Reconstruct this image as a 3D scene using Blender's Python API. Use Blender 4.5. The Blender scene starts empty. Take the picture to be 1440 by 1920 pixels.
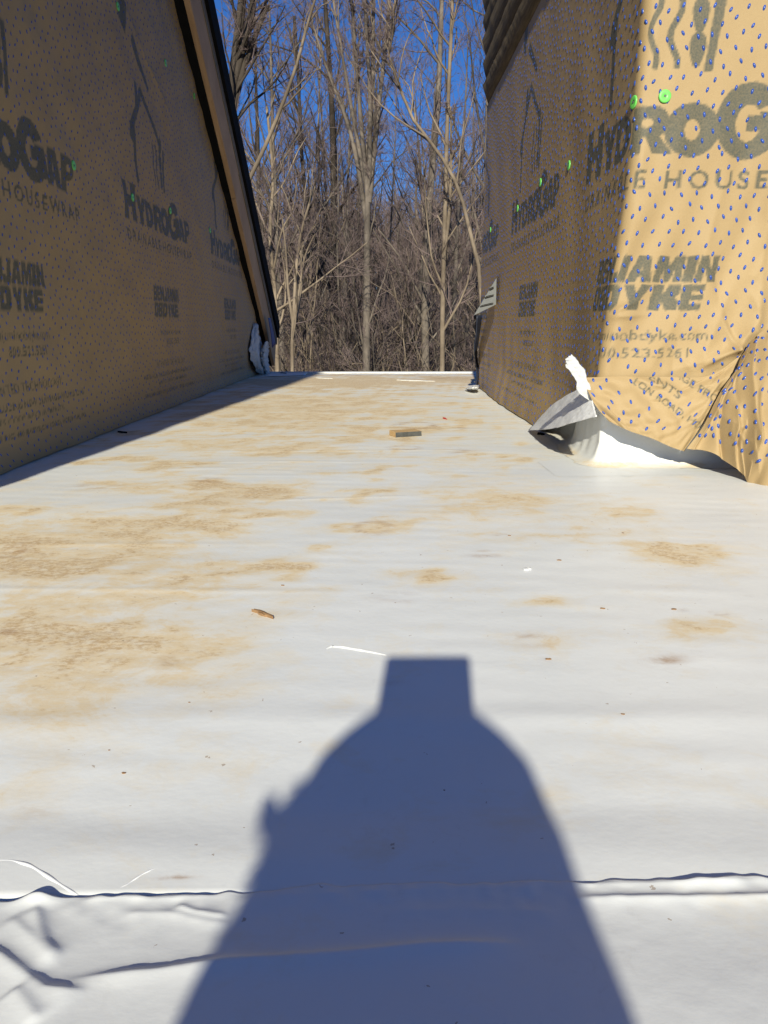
import bpy, math, random
import numpy as np
from mathutils import Vector, Matrix

# ------------------------------------------------------------------ camera, sky, sun, exposure
SC = bpy.context.scene
COL = SC.collection
EYE = 0.31                      # height of the lens above the roof, metres
FPX = 1330.0                    # focal length in pixels of a 1440 x 1920 frame
PITCH = math.atan(348 / FPX)    # looking down
YAW = math.atan(16 / math.hypot(FPX, 348))
cam_d = bpy.data.cameras.new('camera')
cam = bpy.data.objects.new('camera', cam_d)
COL.objects.link(cam)
cam_d.sensor_fit = 'VERTICAL'
cam_d.sensor_height = 36.0
cam_d.sensor_width = 27.0
cam_d.lens = FPX / 1920 * 36.0
cam_d.clip_start = 0.01
cam_d.clip_end = 3000
cam.location = (0, 0, EYE)
cam.rotation_euler = (math.pi / 2 - PITCH, 0, -YAW)
SC.camera = cam

SUN_DIR = Vector((0.094, 0.885, -0.455)).normalized()      # the way the light travels
SUN_EL = math.asin(-SUN_DIR.z)
world = bpy.data.worlds.new('World')
SC.world = world
world.use_nodes = True
wn = world.node_tree
bg = wn.nodes['Background']
sky = wn.nodes.new('ShaderNodeTexSky')
sky.sky_type = 'NISHITA'
sky.sun_disc = False
sky.sun_elevation = SUN_EL
sky.sun_rotation = math.atan2(-SUN_DIR.x, -SUN_DIR.y) % (2 * math.pi)
sky.altitude = 200
sky.air_density = 1.0
sky.dust_density = 0.0
sky.ozone_density = 4.0
tint = wn.nodes.new('ShaderNodeMix')            # the photograph's white balance: a deeper blue for the whole sky
tint.data_type = 'RGBA'; tint.blend_type = 'MULTIPLY'; tint.inputs[0].default_value = 1.0
tint.inputs[7].default_value = (0.465, 0.99, 1.72, 1.0)
wn.links.new(sky.outputs[0], tint.inputs[6])
wn.links.new(tint.outputs[2], bg.inputs[0])
bg.inputs[1].default_value = 0.05
sun_d = bpy.data.lights.new('sun', 'SUN')
sun_d.energy = 5.0
sun_d.angle = math.radians(0.9)
sun_d.color = (1.0, 0.955, 0.80)
sun = bpy.data.objects.new('sun', sun_d)
COL.objects.link(sun)
sun.rotation_euler = SUN_DIR.to_track_quat('-Z', 'Y').to_euler()
sun.location = (-2, -12, 9)
vs = SC.view_settings
vs.view_transform = 'Standard'
vs.look = 'None'
vs.exposure = 0.27
vs.gamma = 1.0
vs.use_curve_mapping = False
SC.cycles.max_bounces = 4
SC.cycles.diffuse_bounces = 2

rng = np.random.default_rng(7)
random.seed(7)

# ------------------------------------------------------------------ measuring helpers
_cp, _sp, _cy, _sy = math.cos(PITCH), math.sin(PITCH), math.cos(YAW), math.sin(YAW)
def ray(u, v):
    x = (u - 720) / FPX; y = (960 - v) / FPX
    Y = _cp + y * _sp; Z = -_sp + y * _cp
    return np.array([x * _cy + Y * _sy, -x * _sy + Y * _cy, Z])
def floor_at(u, v, z=0.0):
    r = ray(u, v); return np.array([0, 0, EYE]) + r * ((z - EYE) / r[2])
def at_y(u, v, y):
    r = ray(u, v); return np.array([0, 0, EYE]) + r * (y / r[1])
def at_x(u, v, x):
    r = ray(u, v); return np.array([0, 0, EYE]) + r * (x / r[0])

def smooth(a, b, x):
    t = np.clip((x - a) / (b - a), 0, 1); return t * t * (3 - 2 * t)

class Waves:
    """smooth random field: a sum of sine waves"""
    def __init__(self, seed, lo, hi, n=18, ax=1.0, ay=1.0):
        r = np.random.default_rng(seed)
        k = 2 * math.pi / np.exp(r.uniform(math.log(lo), math.log(hi), n))
        a = r.uniform(0, 2 * math.pi, n)
        self.kx = k * np.cos(a) * ax; self.ky = k * np.sin(a) * ay
        self.p = r.uniform(0, 2 * math.pi, n); self.n = n
    def __call__(self, x, y):
        s = 0
        for i in range(self.n): s = s + np.sin(self.kx[i] * x + self.ky[i] * y + self.p[i])
        return s / math.sqrt(self.n)

def poly_dist(x, y, pts):
    """distance to a polyline and the side (positive = left of travel)"""
    best = np.full(np.shape(x), 1e9); side = np.zeros(np.shape(x)); along = np.zeros(np.shape(x))
    L = 0.0
    for (a, b) in zip(pts[:-1], pts[1:]):
        dx, dy = b[0] - a[0], b[1] - a[1]; l2 = dx * dx + dy * dy + 1e-12
        t = np.clip(((x - a[0]) * dx + (y - a[1]) * dy) / l2, 0, 1)
        d = np.hypot(x - (a[0] + t * dx), y - (a[1] + t * dy))
        m = d < best
        best = np.where(m, d, best)
        side = np.where(m, dx * (y - a[1]) - dy * (x - a[0]), side)
        along = np.where(m, L + t * math.sqrt(l2), along)
        L += math.sqrt(l2)
    return best, np.sign(side), along / L

# ------------------------------------------------------------------ object helpers
def tag(o, label=None, cat=None, group=None, kind=None):
    if label: o['label'] = label
    if cat: o['category'] = cat
    if group: o['group'] = group
    if kind: o['kind'] = kind
    return o
def empty(name, loc=(0, 0, 0)):
    o = bpy.data.objects.new(name, None); COL.objects.link(o); o.location = loc
    o.empty_display_size = 0.1
    return o
def link(name, me, parent=None, mat=None):
    o = bpy.data.objects.new(name, me); COL.objects.link(o)
    if mat is not None and not me.materials: me.materials.append(mat)
    if parent is not None:
        o.parent = parent
        o.matrix_parent_inverse = Matrix.Translation(-Vector(parent.location))
    return o
def mesh_from(name, V, F, smooth_=False):
    me = bpy.data.meshes.new(name)
    me.from_pydata([tuple(map(float, v)) for v in V], [], [tuple(f) for f in F])
    if smooth_: me.polygons.foreach_set('use_smooth', [True] * len(me.polygons))
    me.update()
    return me
def np_mesh(name, V, loops, starts, totals, smooth_=True, attrs=None):
    me = bpy.data.meshes.new(name)
    me.vertices.add(len(V)); me.vertices.foreach_set('co', np.asarray(V, np.float32).ravel())
    me.loops.add(len(loops)); me.loops.foreach_set('vertex_index', np.asarray(loops, np.int32))
    me.polygons.add(len(starts))
    me.polygons.foreach_set('loop_start', np.asarray(starts, np.int32))
    me.polygons.foreach_set('loop_total', np.asarray(totals, np.int32))
    me.polygons.foreach_set('use_smooth', np.full(len(starts), smooth_, bool))
    me.update(calc_edges=True)
    for k, a in (attrs or {}).items():
        if a.ndim == 1:
            at = me.attributes.new(k, 'FLOAT', 'POINT'); at.data.foreach_set('value', a.astype(np.float32))
        else:
            at = me.attributes.new(k, 'FLOAT_VECTOR', 'POINT'); at.data.foreach_set('vector', a.astype(np.float32).ravel())
    me.validate()
    return me
def quads_mesh(name, V, Q, smooth_=True, attrs=None):
    Q = np.asarray(Q, np.int32); n = Q.shape[1]
    return np_mesh(name, V, Q.ravel(), np.arange(len(Q)) * n, np.full(len(Q), n), smooth_, attrs)
def grid_mesh(name, P, attrs=None, keep=None, flip=False):
    """P is (rows, cols, 3); unused vertices dropped"""
    n, m = P.shape[:2]
    idx = np.arange(n * m).reshape(n, m)
    Q = np.stack([idx[:-1, :-1], idx[:-1, 1:], idx[1:, 1:], idx[1:, :-1]], -1).reshape(-1, 4)
    if flip: Q = Q[:, ::-1]
    if keep is not None: Q = Q[keep.ravel()]
    used = np.zeros(n * m, bool); used[Q.ravel()] = True
    mp = np.cumsum(used) - 1
    A = {k: a.reshape((n * m,) + a.shape[2:])[used] for k, a in (attrs or {}).items()}
    return quads_mesh(name, P.reshape(-1, 3)[used], mp[Q], True, A)
def prism(name, poly, axis, a, b):
    """polygon extruded along an axis; poly holds the other two coordinates in xyz order"""
    def mk(p, c):
        p = list(p); p.insert(axis, c); return p
    n = len(poly)
    V = [mk(p, a) for p in poly] + [mk(p, b) for p in poly]
    F = [list(range(n))[::-1], list(range(n, 2 * n))] + [[i, (i + 1) % n, n + (i + 1) % n, n + i] for i in range(n)]
    return fix(mesh_from(name, V, F))
def fix(me):
    import bmesh
    bm = bmesh.new(); bm.from_mesh(me); bmesh.ops.recalc_face_normals(bm, faces=bm.faces); bm.to_mesh(me); bm.free()
    return me
def box(name, lo, hi):
    (a, b, c), (d, e, f) = lo, hi
    return prism(name, [(a, b), (d, b), (d, e), (a, e)], 2, c, f)
def bevel(o, w, seg=2):
    m = o.modifiers.new('bevel', 'BEVEL'); m.width = w; m.segments = seg; m.limit_method = 'ANGLE'
    return o
def thick(o, t):
    m = o.modifiers.new('thickness', 'SOLIDIFY'); m.thickness = t; m.offset = -1
    return o
def tubes(groups):
    """groups: {(npts, sides): [(points, radii), ...]} -> vertices, quads"""
    Vs, Qs, base = [], [], 0
    for (n, s), lst in groups.items():
        P = np.array([p for p, r in lst], float); R = np.array([r for p, r in lst], float)
        T = np.empty_like(P); T[:, 1:-1] = P[:, 2:] - P[:, :-2]; T[:, 0] = P[:, 1] - P[:, 0]; T[:, -1] = P[:, -1] - P[:, -2]
        T /= np.linalg.norm(T, axis=2, keepdims=True) + 1e-9
        ref = np.where(np.abs(T[:, :1, 0:1]) < 0.8, np.array([1., 0, 0]), np.array([0, 1., 0]))
        A = np.cross(T, np.broadcast_to(ref, T.shape)); A /= np.linalg.norm(A, axis=2, keepdims=True) + 1e-9
        B = np.cross(T, A)
        th = np.arange(s) * 2 * math.pi / s
        V = P[:, :, None] + R[:, :, None, None] * (np.cos(th)[:, None] * A[:, :, None] + np.sin(th)[:, None] * B[:, :, None])
        k = len(lst)
        idx = base + np.arange(k * n * s).reshape(k, n, s)
        a = idx[:, :-1]; b = idx[:, 1:]
        Q = np.stack([a, np.roll(a, -1, 2), np.roll(b, -1, 2), b], -1).reshape(-1, 4)
        Vs.append(V.reshape(-1, 3)); Qs.append(Q); base += k * n * s
    return np.concatenate(Vs), np.concatenate(Qs)

# ------------------------------------------------------------------ materials
class NT:
    def __init__(self, name):
        self.m = bpy.data.materials.new(name); self.m.use_nodes = True
        self.t = self.m.node_tree; self.b = self.t.nodes['Principled BSDF']
    def n(self, typ, ins=None, **kw):
        nd = self.t.nodes.new('ShaderNode' + typ)
        for k, v in kw.items(): setattr(nd, k, v)
        for k, v in (ins or {}).items():
            if hasattr(v, 'is_output') or isinstance(v, bpy.types.NodeSocket): self.t.links.new(v, nd.inputs[k])
            else: nd.inputs[k].default_value = v
        return nd
    def math(self, op, a, b=0.0, clamp=False):
        return self.n('Math', {0: a, 1: b}, operation=op, use_clamp=clamp).outputs[0]
    def mix(self, f, a, b):
        nd = self.n('Mix', data_type='RGBA')
        for i, v in ((0, f), (6, a), (7, b)):
            if isinstance(v, bpy.types.NodeSocket): self.t.links.new(v, nd.inputs[i])
            else: nd.inputs[i].default_value = v if i == 0 else tuple(v) + (1,) if len(v) == 3 else v
        return nd.outputs[2]
    def noise(self, scale, detail=4, rough=0.55, vec=None, dist=0.0):
        ins = {'Scale': scale, 'Detail': detail, 'Roughness': rough, 'Distortion': dist}
        if vec is not None: ins['Vector'] = vec
        return self.n('TexNoise', ins).outputs[0]
    def ramp(self, f, lo, hi):
        return self.n('MapRange', {0: f, 1: lo, 2: hi, 3: 0.0, 4: 1.0}, clamp=True).outputs[0]
    def attr(self, name, vec=False):
        return self.n('Attribute', attribute_name=name).outputs['Vector' if vec else 'Fac']
    def pos(self, scale=(1, 1, 1)):
        g = self.n('NewGeometry').outputs['Position']
        return self.n('VectorMath', {0: g, 1: scale}, operation='MULTIPLY').outputs[0]
    def obj(self, scale=(1, 1, 1)):
        g = self.n('TexCoord').outputs['Object']
        return self.n('VectorMath', {0: g, 1: scale}, operation='MULTIPLY').outputs[0]
    def bump(self, h, strength, dist=0.01):
        nd = self.n('Bump', {'Height': h, 'Strength': strength, 'Distance': dist})
        self.t.links.new(nd.outputs[0], self.b.inputs['Normal'])
    def out(self, col, rough=0.6, spec=0.4):
        for k, v in (('Base Color', col), ('Roughness', rough), ('Specular IOR Level', spec)):
            if isinstance(v, bpy.types.NodeSocket): self.t.links.new(v, self.b.inputs[k])
            else: self.b.inputs[k].default_value = tuple(v) + (1,) if isinstance(v, tuple) and len(v) == 3 else v
        return self.m

def mat_simple(name, col, rough=0.6, var=0.15, scale=40, spec=0.4, bump=0.0, stretch=(1, 1, 1)):
    t = NT(name); f = t.noise(scale, 5, 0.6, t.obj(stretch))
    d = tuple(c * (1 - var) for c in col); l = tuple(min(1, c * (1 + var)) for c in col)
    c = t.mix(t.ramp(f, 0.3, 0.7), d, l)
    if bump: t.bump(f, bump, 0.004)
    return t.out(c, rough, spec)

def mat_wrap():
    t = NT('housewrap')
    p = t.pos()
    big = t.noise(3.0, 4, 0.6, p); fine = t.noise(260, 2, 0.5, p); mid = t.noise(30, 3, 0.6, p)
    base = t.mix(t.ramp(big, 0.25, 0.75), (0.358, 0.247, 0.116), (0.422, 0.300, 0.148))
    base = t.mix(t.math('MULTIPLY', t.ramp(fine, 0.35, 0.7), 0.22), base, (0.33, 0.22, 0.10))
    ink = t.attr('ink')
    worn = t.math('MULTIPLY', ink, t.math('ADD', 0.72, t.math('MULTIPLY', t.ramp(fine, 0.3, 0.7), 0.2)))
    c = t.mix(worn, base, (0.065, 0.075, 0.06))
    h = t.math('ADD', t.math('MULTIPLY', fine, 0.25), t.math('MULTIPLY', mid, 0.8))
    t.bump(h, 0.2, 0.002)
    return t.out(c, 0.62, 0.25)
def mat_membrane():
    t = NT('roof_membrane')
    p = t.pos(); ps = t.pos((0.62, 1.0, 1.0))
    dirt = t.attr('dirt')
    n1 = t.noise(7, 10, 0.72, p, 0.7); n2 = t.noise(34, 8, 0.72, ps, 0.6); n3 = t.noise(160, 3, 0.6, ps)
    f = t.math('ADD', t.math('MULTIPLY', n1, 0.60), t.math('MULTIPLY', n2, 0.40))
    g = t.math('ADD', f, t.math('MULTIPLY', dirt, 0.30))
    film = t.math('MULTIPLY', t.ramp(g, 0.535, 0.77), 0.46)
    crisp = t.math('MULTIPLY', t.ramp(g, 0.665, 0.725), t.ramp(t.noise(85, 6, 0.75, ps, 0.3), 0.36, 0.56))
    heavy = t.math('MULTIPLY', t.ramp(g, 0.765, 0.815), t.ramp(t.noise(190, 5, 0.75, ps, 0.3), 0.42, 0.58))
    wash = film
    grey = t.ramp(t.noise(5, 5, 0.6, p), 0.35, 0.7)
    c = t.mix(grey, (0.735, 0.74, 0.71), (0.785, 0.785, 0.75))
    scuff = t.math('MULTIPLY', t.ramp(t.noise(55, 8, 0.8, p, 1.0), 0.56, 0.66), t.math('MULTIPLY', t.ramp(t.noise(4, 4, 0.6, p), 0.45, 0.62), 0.16))
    c = t.mix(scuff, c, (0.42, 0.36, 0.29))
    c = t.mix(film, c, (0.74, 0.54, 0.225))
    c = t.mix(t.math('MULTIPLY', crisp, 0.34), c, (0.70, 0.46, 0.15))
    c = t.mix(t.math('MULTIPLY', heavy, 0.55), c, (0.42, 0.235, 0.075))
    # specks of grit
    pw = t.n('VectorMath', {0: p, 1: t.n('VectorMath', {0: t.n('TexNoise', {'Vector': p, 'Scale': 300.0}).outputs['Color'], 1: (0.008, 0.008, 0.008)}, operation='MULTIPLY').outputs[0]}, operation='ADD').outputs[0]
    vo = t.n('TexVoronoi', {'Vector': pw, 'Scale': 75.0, 'Randomness': 1.0}, feature='F1')
    rnd = t.n('SeparateColor', {0: vo.outputs['Color']}).outputs[0]
    sp = t.math('MULTIPLY', t.math('LESS_THAN', vo.outputs['Distance'], t.math('MULTIPLY', rnd, 0.10)), t.math('GREATER_THAN', t.math('ADD', rnd, t.math('MULTIPLY', n1, 0.3)), 1.02))
    c = t.mix(t.math('MULTIPLY', sp, 0.6), c, (0.30, 0.19, 0.10))
    # smears drawn in the mesh
    c = t.mix(t.math('MULTIPLY', t.attr('smear'), t.ramp(n2, 0.38, 0.6)), c, (0.36, 0.20, 0.09))
    t.bump(t.math('ADD', t.math('MULTIPLY', t.noise(14, 4, 0.55, p), 1.0), t.math('MULTIPLY', n3, 0.16)), 0.045, 0.02)
    return t.out(c, t.math('ADD', 0.42, t.math('MULTIPLY', wash, 0.5)), 0.35)
def mat_wood(name, a, b, scale=14, stretch=(1, 1, 1)):
    t = NT(name); v = t.obj(stretch)
    f = t.noise(scale, 6, 0.65, v, 0.4)
    t.bump(f, 0.3, 0.003)
    return t.out(t.mix(t.ramp(f, 0.3, 0.7), a, b), 0.75, 0.2)
def mat_bark(name, a, b, moss=0.0):
    t = NT(name); v = t.obj((1, 1, 0.25))
    f = t.noise(6, 7, 0.75, v); g = t.noise(1.3, 4, 0.6, t.obj())
    r = t.n('ObjectInfo').outputs['Random']
    c = t.mix(t.ramp(f, 0.3, 0.72), a, b)
    c = t.mix(t.math('MULTIPLY', t.ramp(g, 0.42, 0.62), 0.7), c, tuple(x * 0.5 for x in a))
    c = t.mix(t.math('MULTIPLY', r, 0.35), c, tuple(x * 0.45 for x in a))
    t.bump(f, 0.6, 0.03)
    return t.out(c, 0.9, 0.1)

M = dict(
    wrap=mat_wrap(), membrane=mat_membrane(),
    backing=mat_simple('wrap_backing', (0.86, 0.85, 0.83), 0.6, 0.10, 90, 0.3, 0.3),
    white=mat_simple('white_membrane', (0.80, 0.80, 0.78), 0.42, 0.04, 12, 0.35, 0.1),
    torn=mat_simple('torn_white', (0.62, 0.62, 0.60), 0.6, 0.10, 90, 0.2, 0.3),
    blue=mat_simple('blue_spacer', (0.030, 0.080, 0.34), 0.3, 0.25, 30, 0.5),
    green=mat_simple('green_plastic', (0.16, 0.62, 0.10), 0.4, 0.08, 60, 0.5),
    nail=mat_simple('nail_steel', (0.12, 0.12, 0.11), 0.4, 0.1, 60, 0.5),
    black=mat_simple('black_trim', (0.010, 0.010, 0.010), 0.9, 0.3, 25, 0.08, 0.2),
    fascia=mat_wood('fascia_wood', (0.42, 0.265, 0.145), (0.60, 0.40, 0.23), 8, (4, 0.5, 0.5)),
    fascia2=mat_wood('weathered_edge', (0.16, 0.14, 0.115), (0.23, 0.20, 0.165), 8, (4, 0.5, 0.5)),
    sheath=mat_wood('sheathing_board', (0.20, 0.13, 0.07), (0.34, 0.24, 0.13), 20),
    grey=mat_simple('grey_plastic', (0.17, 0.175, 0.175), 0.45, 0.08, 30, 0.4),
    tape=mat_simple('blue_tape', (0.02, 0.05, 0.22), 0.5, 0.15, 30, 0.4),
    navy=mat_simple('navy_strip', (0.016, 0.02, 0.035), 0.5, 0.2, 30, 0.4),
    lumber=mat_wood('cut_lumber', (0.42, 0.27, 0.12), (0.60, 0.42, 0.22), 30, (1, 6, 6)),
    treated=mat_wood('grey_lumber', (0.05, 0.05, 0.045), (0.10, 0.10, 0.09), 60),
    chip=mat_wood('wood_chip', (0.20, 0.11, 0.05), (0.33, 0.2, 0.1), 90),
    red=mat_simple('red_plastic', (0.5, 0.05, 0.04), 0.5, 0.1, 60),
    shingle=mat_simple('shingle', (0.035, 0.034, 0.033), 0.9, 0.4, 120, 0.2, 0.5),
    siding=mat_simple('house_siding', (0.42, 0.40, 0.37), 0.7, 0.1, 8),
    dark_fold=mat_simple('dark_wrap_fold', (0.13, 0.10, 0.065), 0.9, 0.35, 40, 0.1, 0.4, (1, 0.2, 3)),  # a darker brown than the wrap, given to the eave folds
    bark_pale=mat_bark('bark_pale', (0.19, 0.145, 0.10), (0.43, 0.34, 0.24)),
    bark_mid=mat_bark('bark_grey', (0.115, 0.096, 0.078), (0.29, 0.24, 0.19)),
    bark_dark=mat_bark('bark_dark', (0.045, 0.036, 0.028), (0.10, 0.08, 0.062)),
    twig=mat_bark('twig', (0.17, 0.125, 0.112), (0.31, 0.235, 0.21)),
    leaf=mat_simple('dry_leaf', (0.30, 0.15, 0.05), 0.8, 0.4, 3, 0.2),
    jacket=mat_simple('dark_jacket', (0.03, 0.035, 0.05), 0.85, 0.2, 30, 0.2),
    skin=mat_simple('skin', (0.45, 0.28, 0.21), 0.55, 0.06, 30, 0.4),
    phone=mat_simple('phone_case', (0.02, 0.02, 0.022), 0.35, 0.1, 30, 0.5),
    hair=mat_simple('hair', (0.05, 0.03, 0.02), 0.7, 0.3, 60, 0.3),
)
def mat_ground():
    t = NT('leaf_litter'); p = t.pos()
    f = t.noise(1.6, 8, 0.7, p); g = t.noise(0.12, 4, 0.6, p)
    c = t.mix(t.ramp(f, 0.3, 0.7), (0.085, 0.055, 0.035), (0.20, 0.135, 0.085))
    c = t.mix(t.math('MULTIPLY', t.ramp(g, 0.4, 0.7), 0.4), c, (0.10, 0.085, 0.05))
    t.bump(f, 0.8, 0.1)
    return t.out(c, 0.95, 0.1)
M['ground'] = mat_ground()

# ------------------------------------------------------------------ the printing on the wrap
PU, PZ, PR = 1.30, 1.60, 0.00125            # size of one printed repeat and its raster step
INK = np.zeros((int(PZ / PR), int(PU / PR)), np.float32)
def ink_poly(pts, val=1.0, target=None):
    A = INK if target is None else target
    pts = np.asarray(pts, float) / PR
    x0, y0 = np.floor(pts.min(0)).astype(int); x1, y1 = np.ceil(pts.max(0)).astype(int)
    x0 = max(x0, 0); y0 = max(y0, 0); x1 = min(x1, A.shape[1]); y1 = min(y1, A.shape[0])
    if x1 <= x0 or y1 <= y0: return
    X, Y = np.meshgrid(np.arange(x0, x1) + 0.5, np.arange(y0, y1) + 0.5)
    ins = np.zeros(X.shape, bool)
    n = len(pts)
    for i in range(n):
        (xa, ya), (xb, yb) = pts[i], pts[(i + 1) % n]
        if ya == yb: continue
        ins ^= ((ya > Y) != (yb > Y)) & (X < (xb - xa) * (Y - ya) / (yb - ya) + xa)
    A[y0:y1, x0:x1][ins] = val
def ell(cx, cz, rx, rz, n=40, a0=0, a1=2 * math.pi):
    return [(cx + rx * math.cos(a), cz + rz * math.sin(a)) for a in np.linspace(a0, a1, n, endpoint=(a1 - a0 < 6.28))]
def stroke(pts, w):
    for (a, b) in zip(pts[:-1], pts[1:]):
        dx, dz = b[0] - a[0], b[1] - a[1]; l = math.hypot(dx, dz); nx, nz = -dz / l * w / 2, dx / l * w / 2
        ink_poly([(a[0] + nx, a[1] + nz), (b[0] + nx, b[1] + nz), (b[0] - nx, b[1] - nz), (a[0] - nx, a[1] - nz)])
        ink_poly(ell(b[0], b[1], w / 2, w / 2, 12))
def text_tris(s, bold=0.0, space=1.0):
    cu = bpy.data.curves.new('lettering', 'FONT'); cu.body = s; cu.offset = bold; cu.space_character = space
    cu.resolution_u = 4
    o = bpy.data.objects.new('lettering', cu); COL.objects.link(o)
    dg = bpy.context.evaluated_depsgraph_get(); dg.update()
    e = o.evaluated_get(dg); me = e.to_mesh(); me.calc_loop_triangles()
    v = np.array([w.co[:2] for w in me.vertices]); t = np.array([l.vertices[:] for l in me.loop_triangles])
    e.to_mesh_clear()
    bpy.data.objects.remove(o); bpy.data.curves.remove(cu)
    return v, t
def ink_text(s, u0, u1, z0, z1, bold=0.0, space=1.0, shear=0.0, target=None, rot=0.0, val=1.0):
    v, t = text_tris(s, bold, space)
    lo, hi = v.min(0), v.max(0)
    w = (v - lo) / (hi - lo)
    x = u0 + w[:, 0] * (u1 - u0) + shear * w[:, 1] * (z1 - z0); z = z0 + w[:, 1] * (z1 - z0)
    if rot:
        c, s_ = math.cos(rot), math.sin(rot)
        x, z = u0 + (x - u0) * c - (z - z0) * s_, z0 + (x - u0) * s_ + (z - z0) * c
    P = np.stack([x, z], 1)
    for tri in t: ink_poly(P[tri], val, target)

BLOCK = {   # heavy block capitals: outline, then the cuts
    'B': (1.0, [[(.34, .62), (.58, .62), (.58, .76), (.34, .76)], [(.34, .24), (.58, .24), (.58, .38), (.34, .38)], [(.86, .44), (1, .5), (1, .56), (.86, .52)]]),
    'E': (.9, [[(.42, .60), (1, .60), (1, .74), (.42, .74)], [(.42, .26), (1, .26), (1, .40), (.42, .40)]]),
    'N': (1.1, [[(.40, 1.0), (.66, 1.0), (.66, .48)], [(.34, 0), (.60, 0), (.34, .52)]]),
    'J': (.85, [[(0, 1), (.48, 1), (.48, .30), (.40, .24), (.36, .40), (0, .40)]]),
    'A': (1.15, [[(0, 1), (.26, 1), (0, .06)], [(1, 1), (.74, 1), (1, .06)], [(.40, 0), (.60, 0), (.57, .20), (.43, .20)], [(.46, .42), (.54, .42), (.5, .70)]]),
    'M': (1.35, [[(.36, 1), (.64, 1), (.5, .62)], [(.28, 0), (.40, 0), (.28, .56)], [(.72, 0), (.60, 0), (.72, .56)]]),
    'I': (.5, []),
    'O': (1.0, [[(.40, .28), (.60, .28), (.60, .72), (.40, .72)], [(0, 1), (.14, 1), (0, .88)], [(1, 1), (.86, 1), (1, .88)], [(0, 0), (.14, 0), (0, .12)], [(1, 0), (.86, 0), (1, .12)]]),
    'D': (1.0, [[(.38, .24), (.56, .30), (.56, .70), (.38, .76)], [(1, 1), (.80, 1), (1, .82)], [(1, 0), (.80, 0), (1, .18)]]),
    'Y': (1.1, [[(.38, 1), (.62, 1), (.5, .66)], [(0, 1), (0, 0), (.30, 0), (.30, .38)], [(1, 1), (1, 0), (.70, 0), (.70, .38)]]),
    'K': (1.05, [[(.40, 1), (.58, 1), (.40, .62)], [(.40, 0), (.58, 0), (.40, .40)], [(1, .64), (.84, .5), (1, .36)]]),
}
def block_word(s, u0, u1, z0, z1, shear=.14):
    tot = sum(BLOCK[c][0] for c in s) + .07 * (len(s) - 1); k = (u1 - u0) / tot; x = u0; h = z1 - z0
    for c in s:
        w = BLOCK[c][0] * k
        f = lambda pts: [(x + a * w + shear * (b - .5) * h, z0 + b * h) for a, b in pts]
        ink_poly(f([(0, 0), (1, 0), (1, 1), (0, 1)]))
        for cut in BLOCK[c][1]: ink_poly(f(cut), 0)
        x += w + .07 * k

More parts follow.
